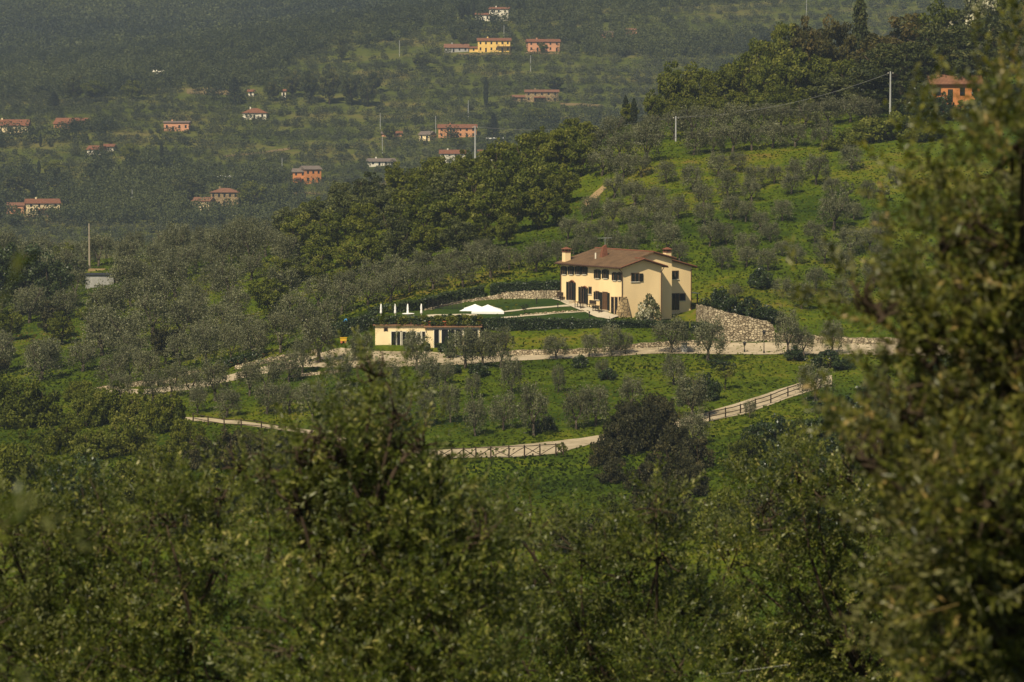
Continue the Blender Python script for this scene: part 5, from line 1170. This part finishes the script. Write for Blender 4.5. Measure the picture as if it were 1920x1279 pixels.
hx = hit(1241, 222); fhouse("small red hut on the crest right of the two cypresses", 1233, 1250, 206, 224, 'pinkish', 'tile_red', 1, 1, name="hut", cat="hut", near=hx[1], depth=3, roofh=.7)
# white parked cars near the conical fir
def car(px, py, col, label):
    c = fhit(px, py); t = thing("parked_car", label, "car", c, R(8))
    b = MB(); b.prism([(-2.1, -.85), (2.1, -.85), (2.1, .85), (-2.1, .85)], lambda x, y: .3, lambda x, y: .95); b.build("body", M[col], t)
    k = MB(); k.add([(-1.6, -.8, .951), (1.1, -.8, .951), (1.1, .8, .951), (-1.6, .8, .951), (-1.1, -.65, 1.5), (.5, -.65, 1.5), (.5, .65, 1.5), (-1.1, .65, 1.5)], [(0, 1, 5, 4), (1, 2, 6, 5), (2, 3, 7, 6), (3, 0, 4, 7), (4, 5, 6, 7)]); k.build("cabin", M['glass'], t)
    for x in (-1.3, 1.3):
        for y in (-.8, .8): MB().tube([(x, y - .1, .32), (x, y + .1, .32)], .32, 10).build("wheel", M['metal_dark'], t)
car(920, 262, 'canvas', "white car parked under the dark conical fir, left of two"); car(936, 262, 'canvas', "white car parked under the dark conical fir, right of two")
def fpole(px, pt, pb, label):
    c = fhit(px, pb); h = (pb - pt) / F * c[1]; t = thing("utility_pole", label, "utility pole", c); MB().tube([(0, 0, -1), (0, 0, h)], [.17, .12], 6).build("shaft", M['galv'], t); MB().box(-.6, .6, -.06, .06, h - .5, h - .38).build("crossarm", M['metal_dark'], t)
for px, a_, b_, lab in ((749, 76, 106, "thin pole by the pale green terrace near the ridge"), (713, 212, 242, "thin pole in the olive grove left above the tiny sheds"), (817, 218, 250, "thin pole between the beige barn and the salmon farmhouse"), (717, 256, 290, "thin pole over the curved roof workshop"), (995, 104, 134, "thin pole below the faded pink farmhouse"), (878, 188, 224, "thin pole above the salmon farmhouse"), (945, 48, 72, "thin pole behind the bright yellow farmhouse"), (1512, 0, 34, "thin pole at the top beside the skyline wood"), (248, 356, 384, "thin pole in the green terraces left of the beige farmhouse"), (529, 296, 324, "thin pole left of the two storey orange house")):
    fpole(px, a_, b_, lab)

# far trees that stand out one by one
def ftree(px, pt, pb, wpx, kind, leaf, label, name="broadleaf_tree"):
    c = fhit(px, pb); W, H_ = {'oak': (8.4, 8.6), 'cypress': (1.6, 7.6), 'conifer': (5.4, 9.2)}[kind]
    s = wpx / F * c[1] / W; sz = (pb - pt) / F * c[1] / H_
    HOUSES.append((px - wpx * .4, px + wpx * .4, pt, pb, c[1]))
    return tree(name, kind, c, s, random.uniform(0, 6), label, None, leaf, 'barkdark', sz=sz, nvar={'oak': 7, 'cypress': 2, 'conifer': 3}[kind])
ftree(911, 144, 202, 11, 'cypress', 'cypress', "tall lone dark cypress left of the stone farmhouse", "cypress_tree")
ftree(925, 212, 262, 34, 'conifer', 'cypress', "dark conical fir right of the long salmon farmhouse", "fir_tree")
ftree(101, 171, 208, 34, 'conifer', 'cypress', "dark fir above the red farm building at left", "fir_tree")
ftree(440, 143, 196, 38, 'conifer', 'cypress', "big dark fir left of the two tiny white huts", "fir_tree")
ftree(435, 74, 108, 14, 'conifer', 'cypress', "pointed dark fir alone against the hazy forest", "fir_tree")
ftree(640, 84, 114, 26, 'oak', 'pine', "dark round tree on the ridge left of the green terraces")
ftree(352, 330, 378, 62, 'oak', 'pine', "dark broad tree left above the beige stone farmhouse")
ftree(470, 338, 396, 60, 'oak', 'oak', "large round green tree right of the beige stone farmhouse")
for k, (px, a_, b_, w_) in enumerate(((548, 132, 184, 34), (580, 128, 194, 46), (618, 126, 196, 44), (660, 140, 198, 46), (512, 150, 190, 36), (700, 130, 176, 38), (690, 150, 200, 40))): ftree(px, a_, b_, w_, 'oak', 'pine', f"dark tree, {ordw(k+1)} of the dark clump above the white cottage")
for k, (px, a_, b_, w_) in enumerate(((848, 18, 38, 8), (866, 4, 36, 16), (878, 6, 34, 9), (888, 2, 34, 9), (972, 0, 32, 10), (982, 0, 32, 10), (1028, -2, 18, 9), (1080, -6, 12, 9))): ftree(px, a_, b_, w_, 'cypress', 'cypress', f"dark cypress, {ordw(k+1)} from the left along the ridge by the white hilltop house", "cypress_tree")
for px, a_, b_, w_, lab in ((197, 238, 268, 6, "thin cypress above the faded red roof house"), (76, 248, 276, 6, "thin cypress below the cut off cream house"), (73, 300, 330, 8, "short cypress in the left of the far grove"), (62, 344, 378, 13, "dark cypress behind the cream house with orange roof"), (303, 268, 306, 10, "dark cypress in the grove right of the faded red roof house")): ftree(px, a_, b_, w_, 'cypress', 'cypress', lab, "cypress_tree")
for k, (px, a_, b_, w_) in enumerate(((190, 268, 292, 12), (245, 268, 310, 40), (100, 300, 330, 50), (140, 140, 190, 50), (180, 150, 190, 60), (250, 150, 188, 46), (870, 60, 92, 30), (1018, 78, 100, 22), (1000, 200, 230, 40), (1040, 140, 172, 44), (858, 258, 276, 40), (100, 385, 412, 30), (790, 100, 130, 40), (540, 345, 372, 40), (730, 232, 262, 30), (30, 330, 372, 60))): ftree(px, a_, b_, w_, 'oak', 'oak' if k % 3 else 'pine', f"round dark tree, {ordw(k+1)} of those scattered among the far houses")

for tp, bt, mm in (([(420, 292), (480, 286), (545, 277)], [(420, 295), (480, 289.5), (545, 281)], 'far_earth'), ([(1050, 193), (1085, 194), (1130, 197)], [(1050, 198), (1085, 199), (1130, 201)], 'far_earth'), ([(535, 361), (565, 360), (600, 362)], [(535, 364), (565, 363), (600, 365)], 'far_earth'), ([(860, 100), (900, 101), (960, 100)], [(860, 103), (900, 104.5), (960, 103)], 'far_earth'), ([(985, 98), (1020, 99), (1050, 99)], [(985, 101), (1020, 102), (1050, 102)], 'far_earth'), ([(350, 168), (390, 165), (430, 168)], [(350, 176), (390, 178), (430, 178)], 'far_earth'), ([(10, 404), (60, 405), (120, 404)], [(10, 408), (60, 409), (120, 407)], 'far_earth'), ([(380, 392), (420, 394), (450, 393)], [(380, 397), (420, 398), (450, 396)], 'far_earth')):
    ribbon("dirt_track", tp, bt, M[mm], lift=.12, nu=12, nv=2, hit=fhit)
    for (ax, ay), (bx_, by_), (tx_, ty_) in zip(bt[:-1], bt[1:], tp[1:]): HOUSES.append((ax, bx_, min(ay, by_) - 4, (ay + by_) / 2 - 2, 3000))

# ------------------------------------------------------------------ far hillside: olive groves and forest, too many to count
def fnoise(x, y, seed):
    o = np.zeros_like(x); r_ = np.random.default_rng(seed)
    for k in range(14):
        f = .004 * 1.5 ** (k % 7); a = r_.random() * 6.28; p = r_.random() * 6.28; o += np.sin((x * math.cos(a) + y * math.sin(a)) * f * 6.28 + p) / (1 + .5 * (k % 7))
    return o
def far_vegetation():
    rr = rng_(5); pts = []; nr = 0
    y = 1140.0
    while y < 2380:
        sp = 4.5 if y < 1500 else 5.8 if y < 1700 else 8.5
        xm = .19 * y + 15; n = int(2 * xm / sp); x = -xm + (np.arange(n) + rr.random(n) * .8) * sp; pts.append(np.stack([x, y + rr.normal(size=n) * sp * .16 + 5 * np.sin(x * .03 + y * .01)], 1)); nr += 1; y += sp * ((.95 if nr % 3 else 2.3) if y < 1640 else 1.3)
    pts = np.concatenate(pts); x, yy = pts[:, 0], pts[:, 1]; z = ground(x, yy)
    px, py = np.array([proj(a, b, c) for a, b, c in zip(x, yy, z)]).T
    keep = (py < 470) & (py > -60)
    for (a, b, t, bs, D) in HOUSES:
        h_ = bs - t
        keep &= ~((px > a - 4) & (px < b + 4) & (py > bs - h_ * .8 - 1) & (py < bs + 3) & (yy < D + 12))
    n1 = fnoise(x, yy, 1); n2 = fnoise(x, yy, 2)
    ridge = np.interp(px, [-200, 0, 200, 300, 440, 540, 740, 900, 960, 2100], [195, 190, 165, 150, 125, 112, 82, 12, -40, -60])   # above this the hill is forest
    forest = (py < ridge) | (yy > 1640)
    scrub = (~forest) & (n1 > .75)
    clear = (~forest) & (((n2 > 3.0) & (rr.random(len(px)) < .75)) | ((px > 640) & (px < 785) & (py > 98) & (py < 124) & (rr.random(len(px)) < .8)) | ((px > 330) & (px < 450) & (py > 162) & (py < 190) & (rr.random(len(px)) < .7)) | ((px > 640) & (px < 700) & (py > 205) & (py < 240) & (rr.random(len(px)) < .6)))
    gap = rr.random(len(px)) < .06
    def mesh(sel, hgt, wid, nl, lump, size, name, m, seed, label):
        r2 = rng_(seed); idx = np.where(sel)[0]; N_ = len(idx); C = np.stack([x[idx], yy[idx], z[idx]], 1); s = .6 + .75 * r2.random(N_)
        k = lump
        d = r2.normal(size=(N_, k, 3)); d /= np.linalg.norm(d, axis=2)[..., None]
        lc = C[:, None] + np.stack([d[..., 0] * wid * .5, d[..., 1] * wid * .5, hgt * .5 + d[..., 2] * hgt * .3], -1) * s[:, None, None]
        e = r2.normal(size=(N_, k, nl, 3)); e /= np.linalg.norm(e, axis=3)[..., None]
        q = lc[:, :, None] + e * (np.array([wid, wid, hgt]) * .30) * s[:, None, None, None]
        ee = e.reshape(-1, 3); c = q.reshape(-1, 3)
        V, Q = leaves(c, size, r2, .75, out=ee, rough=.4)
        tint = np.clip(.48 + .27 * r2.normal(size=N_) + .13 * n2[idx] + .08 * n1[idx], 0, 1)
        rn = np.clip(np.repeat(tint, k * nl) + .07 * r2.normal(size=len(Q)), 0, 1)
        o = link(name, np_mesh(name, V, Q, rn), M[m]); tag(o, label, kind="stuff"); return N_
    a = mesh(keep & ~forest & ~scrub & ~clear & ~gap, 3.6, 4.2, 34, 6, .25, "far_olive_grove", 'olive_far', 11, "olive groves covering the far hillside")
    b = mesh(keep & (forest | scrub) & (yy < 1700) & ~gap, 6.0, 5.6, 40, 7, .36, "far_scrub_wood", 'wood_far', 12, "dark woods on the far hillside")
    c = mesh(keep & forest & (yy >= 1700), 9.0, 9.5, 36, 6, .62, "far_forest", 'wood_far', 13, "hazy forest on the mountain behind")
    print("far", a, b, c)
far_vegetation()

# ------------------------------------------------------------------ grass tufts on the near slopes
def tufts():
    rr = rng_(21); n = 150000
    y = 252 + (600 - 252) * rr.random(n) ** 1.0; x = (rr.random(n) * 2 - 1) * (.175 * y + 4)
    ok = np.ones(n, bool)
    g = np.zeros((1200, 1500), bool); 
    for kp in KEEPOUT:
        a = kp; 
        for i in range(a.shape[0] - 1):
            for f in np.linspace(0, 1, 10):
                for j in range(a.shape[1] - 1):
                    for h in np.linspace(0, 1, 5):
                        q = (a[i, j] * (1 - h) + a[i, j + 1] * h) * (1 - f) + (a[i + 1, j] * (1 - h) + a[i + 1, j + 1] * h) * f
                        g[int((q[0] + 150) * 4) % 1200, int((q[1] - 240) * 4) % 1500] = True
    d = g.copy()
    for sx in (-1, 0, 1):
        for sy in (-1, 0, 1): pass
    ok &= ~d[np.clip(((x + 150) * 4).astype(int), 0, 1199), np.clip(((y - 240) * 4).astype(int), 0, 1499)]
    u = (x - HC[0]) * cu + (y - HC[1]) * su; v = -(x - HC[0]) * su + (y - HC[1]) * cu
    ok &= ~((u > -.3) & (u < 13) & (v > -.3) & (v < 16))
    ok &= ~((x > X(698)) & (x < X(968)) & (y > 365.5) & (y < 372.5))
    x, y = x[ok], y[ok]; z = ground(x, y); n = len(x)
    nz = np.clip(0.42 + .15 * fnoise(x * 1.2, y * 2.5, 8) + .09 * rr.normal(size=n), 0, 1)
    hgt = (.09 + .15 * rr.random(n) ** 2) * (1 + .4 * (nz < .3)); wdt = .07 + .12 * rr.random(n); a = rr.random(n) * 3.14; le = rr.normal(size=(n, 2)) * .1
    dx, dy = np.cos(a) * wdt, np.sin(a) * wdt
    V = np.stack([np.stack([x - dx, y - dy, z - .03], 1), np.stack([x + dx, y + dy, z - .03], 1), np.stack([x + dx * 1.2 + le[:, 0], y + dy + le[:, 1], z + hgt], 1), np.stack([x - dx * 1.2 + le[:, 0], y - dy + le[:, 1], z + hgt * .9], 1)], 1).reshape(-1, 3)
    o = link("grass", np_mesh("grass", V, np.arange(4 * n).reshape(n, 4), nz), M['grassblade']); tag(o, "tufts of meadow grass on the near slopes", kind="stuff")
tufts()

# ------------------------------------------------------------------ near olives between the camera and the valley
def twig(rr, L=.30, nn=11, leaf=.056, wd=.0075, quads=2):
    """one olive shoot along +z : stem and paired leaves"""
    V = []; Q = []; kind = []
    bend = rr.normal(size=2) * .05
    def pos(s): return np.array([bend[0] * s * s, bend[1] * s * s, L * s])
    for k in range(nn):
        s = (k + .6) / nn; p = pos(s); q = (k % 2) * math.pi / 2 + rr.normal() * .25
        for sgn in (1, -1):
            if rr.random() < .1: continue
            d = np.array([math.cos(q) * sgn, math.sin(q) * sgn, .55 + .8 * s]) + rr.normal(size=3) * .22; d /= np.linalg.norm(d)
            l = leaf * (.75 + .4 * rr.random()) * (1 - .35 * abs(s - .4)); w = wd * (.8 + .4 * rr.random())
            sd_ = np.cross(d, rr.normal(size=3) * .35 + np.array([0, 0, 1])); sd_ /= np.linalg.norm(sd_) + 1e-9; nm = np.cross(d, sd_)
            b = len(V); m = p + d * l * .45
            if quads == 2:
                V += [p, m + sd_ * w, p + d * l + nm * l * .06, m - sd_ * w, m - nm * w * .45]; Q += [(b, b + 1, b + 2, b + 4), (b, b + 4, b + 2, b + 3)]; r_ = rr.random(); kind += [r_, r_]
            else:
                V += [p, m + sd_ * w, p + d * l, m - sd_ * w]; Q += [(b, b + 1, b + 2, b + 3)]; kind.append(rr.random())
    tip = pos(1.0)
    b = len(V); w = .0018; V += [np.array([-w, 0, 0]), np.array([w, 0, 0]), tip + np.array([w * .4, 0, 0]), tip - np.array([w * .4, 0, 0])]; Q.append((b, b + 1, b + 2, b + 3)); kind.append(.9)
    return np.array(V), np.array(Q), np.array(kind)
def near_olive(label, lobes, D, dens, foot, leaf='near_leaf', quads=2, size=1.0, seed=1, spread=.8, shoots=(), trunkr=.10, fork=.9, ex=1.0, dx=0.0):
    """lobes: (px, py, radius px[, D offset]) of the leaf masses; foot: x,y of the trunk"""
    rr = rng_(seed); tw = [twig(rr, .27 * size, 11, .056 * size, .0100 * size, quads) for _ in range(7)]
    fx, fy = foot; fz = gz(fx, fy); t = thing("olive_tree", label, "tree", (fx, fy, fz)); o = np.array([fx, fy, fz])
    lobes = [(l[0] + (dx if l[0] < 1780 else dx * .4), *l[1:]) for l in lobes]; base, axis = [], []; cent = []
    for lb in lobes:
        px, py, rp = lb[:3]; d_ = D + (lb[3] if len(lb) > 3 else rr.normal() * spread); c = np.array(P(px, py, d_)); r = rp / F * d_
        cent.append((c, r)); n = int(dens * (r / .3) ** 2)
        q = rr.normal(size=(n, 3)); q /= np.linalg.norm(q, axis=1)[:, None]; k = rr.random(n) ** .45
        b = c + q * k[:, None] * np.array([r, r * 1.25, r])
        ns = max(3, n // 11); sub = b[:ns]; b = sub[rr.integers(ns, size=n)] + rr.normal(size=(n, 3)) * (.075 + .05 * r); q = b - c; q /= np.linalg.norm(q, axis=1)[:, None] + 1e-6; base.append(b)
        axis.append(q * .55 * ex + np.array([0, 0, .55]) + rr.normal(size=(n, 3)) * .5)
    for (px, py, n, dd) in shoots:
        c = np.array(P(px, py, D + dd))
        for k in range(n): base.append((c + np.array([rr.normal() * .02, rr.normal() * .05, -.12 * k]))[None]); axis.append(np.array([[rr.normal() * .2, rr.normal() * .2, 1.0]]))
    B = np.concatenate(base); A = np.concatenate(axis); A /= np.linalg.norm(A, axis=1)[:, None]; n = len(B)
    ref = rr.normal(size=(n, 3)); U = np.cross(A, ref); U /= np.linalg.norm(U, axis=1)[:, None]; W = np.cross(A, U); s = (.7 + .6 * rr.random(n))
    which = rr.integers(len(tw), size=n); Vs, Qs, Rs, off = [], [], [], 0
    tint = np.clip(.5 + .17 * rr.normal(size=n), 0, 1)
    for i, (tv, tq, tk) in enumerate(tw):
        id_ = np.where(which == i)[0]; m = len(id_)
        if not m: continue
        V = B[id_][:, None] + (tv[None, :, :1] * U[id_][:, None] + tv[None, :, 1:2] * W[id_][:, None] + tv[None, :, 2:] * A[id_][:, None]) * s[id_][:, None, None] - o
        Q = tq[None] + (np.arange(m) * len(tv))[:, None, None] + off
        Vs.append(V.reshape(-1, 3)); Qs.append(Q.reshape(-1, 4)); off += m * len(tv); Rs.append(np.clip(tint[id_][:, None] + (tk[None] - .5) * .55, 0, 1).ravel())
    link("crown", np_mesh("near_crown", np.concatenate(Vs), np.concatenate(Qs), np.concatenate(Rs)), M[leaf], t)
    mb = MB(); lean = np.array([rr.normal() * .1, rr.normal() * .1, fork]); branchy(mb, (0, 0, -.5), lean, trunkr * 1.5, trunkr, rr, .06)
    hubs = []
    for k in range(5):
        c = cent[rr.integers(len(cent))][0] - o; h_ = lean + (c - lean) * .5 + rr.normal(size=3) * .12; branchy(mb, lean, h_, trunkr * .62, trunkr * .32, rr, .12); hubs.append(h_)
    hubs = np.array(hubs)
    for (c, r) in cent:
        c = c - o; h_ = hubs[np.argmin(((hubs - c) ** 2).sum(1))]; branchy(mb, h_, c, trunkr * .3, .012, rr, .12, 6)
        for k in range(12):
            e = rr.normal(size=3); e /= np.linalg.norm(e); branchy(mb, c + rr.normal(size=3) * r * .15, c + e * r * .95 + np.array([0, 0, .08]), .011, .0035, rr, .05, 4)
    mb.build("trunk", M['barkdark'], t, True)
    return t
near_olive("large out of focus olive filling the right side of the photo", [(1900, 280, 110), (1800, 420, 90), (1880, 470, 120), (1720, 470, 50), (1690, 640, 95), (1600, 590, 55), (1780, 620, 110), (1890, 680, 140), (1650, 780, 80), (1760, 810, 120), (1890, 880, 150), (1600, 880, 60), (1720, 960, 110), (1840, 1060, 150), (1710, 1130, 100), (1900, 1200, 150), (1780, 1260, 120), (1830, 950, 120), (1800, 880, 110), (1760, 1010, 110), (1880, 1000, 120), (1960, 400, 120), (2050, 600, 190), (2080, 850, 220), (2040, 1100, 220), (2000, 1350, 200)],
           14.0, 92, (3.6, 14.6), 'near_leaf_lime', 2, 1.0, 31, .35, ((1700, 210, 2, 0), (1742, 190, 3, .1), (1832, 60, 2, 0), (1868, 150, 3, -.1), (1905, 90, 2, .1), (1690, 330, 3, .1), (1655, 560, 2, 0), (1560, 600, 2, 0), (1520, 590, 1, .1), (1830, 230, 3, .1), (1780, 330, 3, 0), (1890, 30, 2, .2), (1720, 240, 2, .1)), dx=44)
near_olive("blurred olive in the lower middle whose top shoots cover the pool house front", [(700, 705, 34), (665, 775, 42), (740, 780, 42), (785, 840, 38), (645, 860, 46), (715, 880, 56), (795, 935, 56), (900, 1010, 54), (590, 870, 44), (560, 845, 38), (612, 825, 38), (500, 890, 52), (690, 850, 44), (745, 850, 40), (560, 950, 60), (650, 960, 110), (770, 980, 120), (870, 1000, 80), (520, 1050, 110), (640, 1090, 140), (780, 1110, 140), (880, 1110, 90), (560, 1210, 140), (720, 1240, 150), (860, 1240, 110), (700, 1350, 200)],
           23.0, 74, (-1.1, 23.2), 'near_leaf', 2, 1.0, 32, .5, ((640, 690, 2, 0), (690, 650, 3, .1), (760, 710, 3, 0), (610, 760, 2, 0), (830, 780, 2, .1), (560, 860, 2, 0)))
near_olive("blurred olive in the lower left corner below the green scrub", [(10, 990, 70), (0, 1080, 100), (-20, 1190, 110), (90, 1000, 90), (200, 990, 90), (310, 980, 80), (410, 940, 64), (130, 1110, 120), (270, 1100, 120), (400, 1070, 100), (60, 1220, 120), (220, 1230, 140), (370, 1200, 120), (450, 1280, 120), (120, 1330, 140), (300, 920, 44), (450, 880, 44)],
           27.0, 62, (-3.3, 27.3), 'near_leaf', 2, 1.0, 33, .6, ((240, 900, 2, 0), (360, 890, 2, 0), (480, 850, 2, 0)))
near_olive("olive at the bottom middle just right of the blurred pool house olive", [(1000, 1010, 70), (1090, 1050, 90), (1180, 1090, 100), (960, 1120, 90), (1070, 1180, 120), (1200, 1210, 120), (980, 1240, 110), (1110, 1290, 140), (1240, 1040, 70), (1290, 1150, 90), (1270, 1270, 110), (1230, 960, 50), (940, 960, 36)],
           32.0, 60, (.9, 32.4), 'near_leaf', 1, 1.05, 34, .7, ((950, 920, 2, 0), (1060, 970, 2, 0), (1230, 920, 2, 0)))
near_olive("crisper olive in the lower right with a dark forked trunk", [(1440, 970, 90), (1530, 930, 80), (1620, 980, 100), (1370, 1060, 90), (1480, 1080, 120), (1600, 1100, 130), (1720, 1060, 120), (1340, 1180, 90), (1450, 1200, 120), (1590, 1220, 120), (1740, 1200, 120), (1850, 1150, 110), (1400, 1300, 120), (1560, 1330, 130), (1860, 1280, 110), (1500, 890, 44), (1590, 900, 50)],
           36.0, 58, (4.9, 36.3), 'near_leaf', 1, 1.05, 35, .8, ((1500, 840, 2, 0), (1560, 870, 2, 0), (1420, 900, 2, 0)))
near_olive("strongly blurred leafy branch tips at the very left edge", [(-260, 640, 100), (-210, 800, 110), (-180, 900, 110), (-210, 1020, 130), (-200, 1180, 120), (-400, 800, 220), (-420, 1100, 240)],
           6.2, 40, (-1.75, 6.4), 'near_leaf', 2, 1.0, 36, .12, (), .035)
a, b = Vector(P(1150, 1292, 34)), Vector(P(1480, 1246, 34)); m_ = (a + b) / 2
ob = MB().tube([a - m_, b - m_], .0018, 5).build("fence_wire", M['galv']); ob.location = m_; tag(ob, "thin bright fence wire at the bottom edge of the photo", "wire")

# ------------------------------------------------------------------ air
hm, ht, ho = mat("haze_air")
pv = N(ht, "ShaderNodeVolumePrincipled"); pv.inputs["Color"].default_value = (0.70, 0.84, 1.0, 1); pv.inputs["Density"].default_value = 0.00013; pv.inputs["Anisotropy"].default_value = 0.2
ht.links.new(pv.outputs[0], ho.inputs["Volume"])
hb = MB().box(-1000, 1000, -80, 2800, -110, 260).build("haze", hm); tag(hb, kind="stuff")
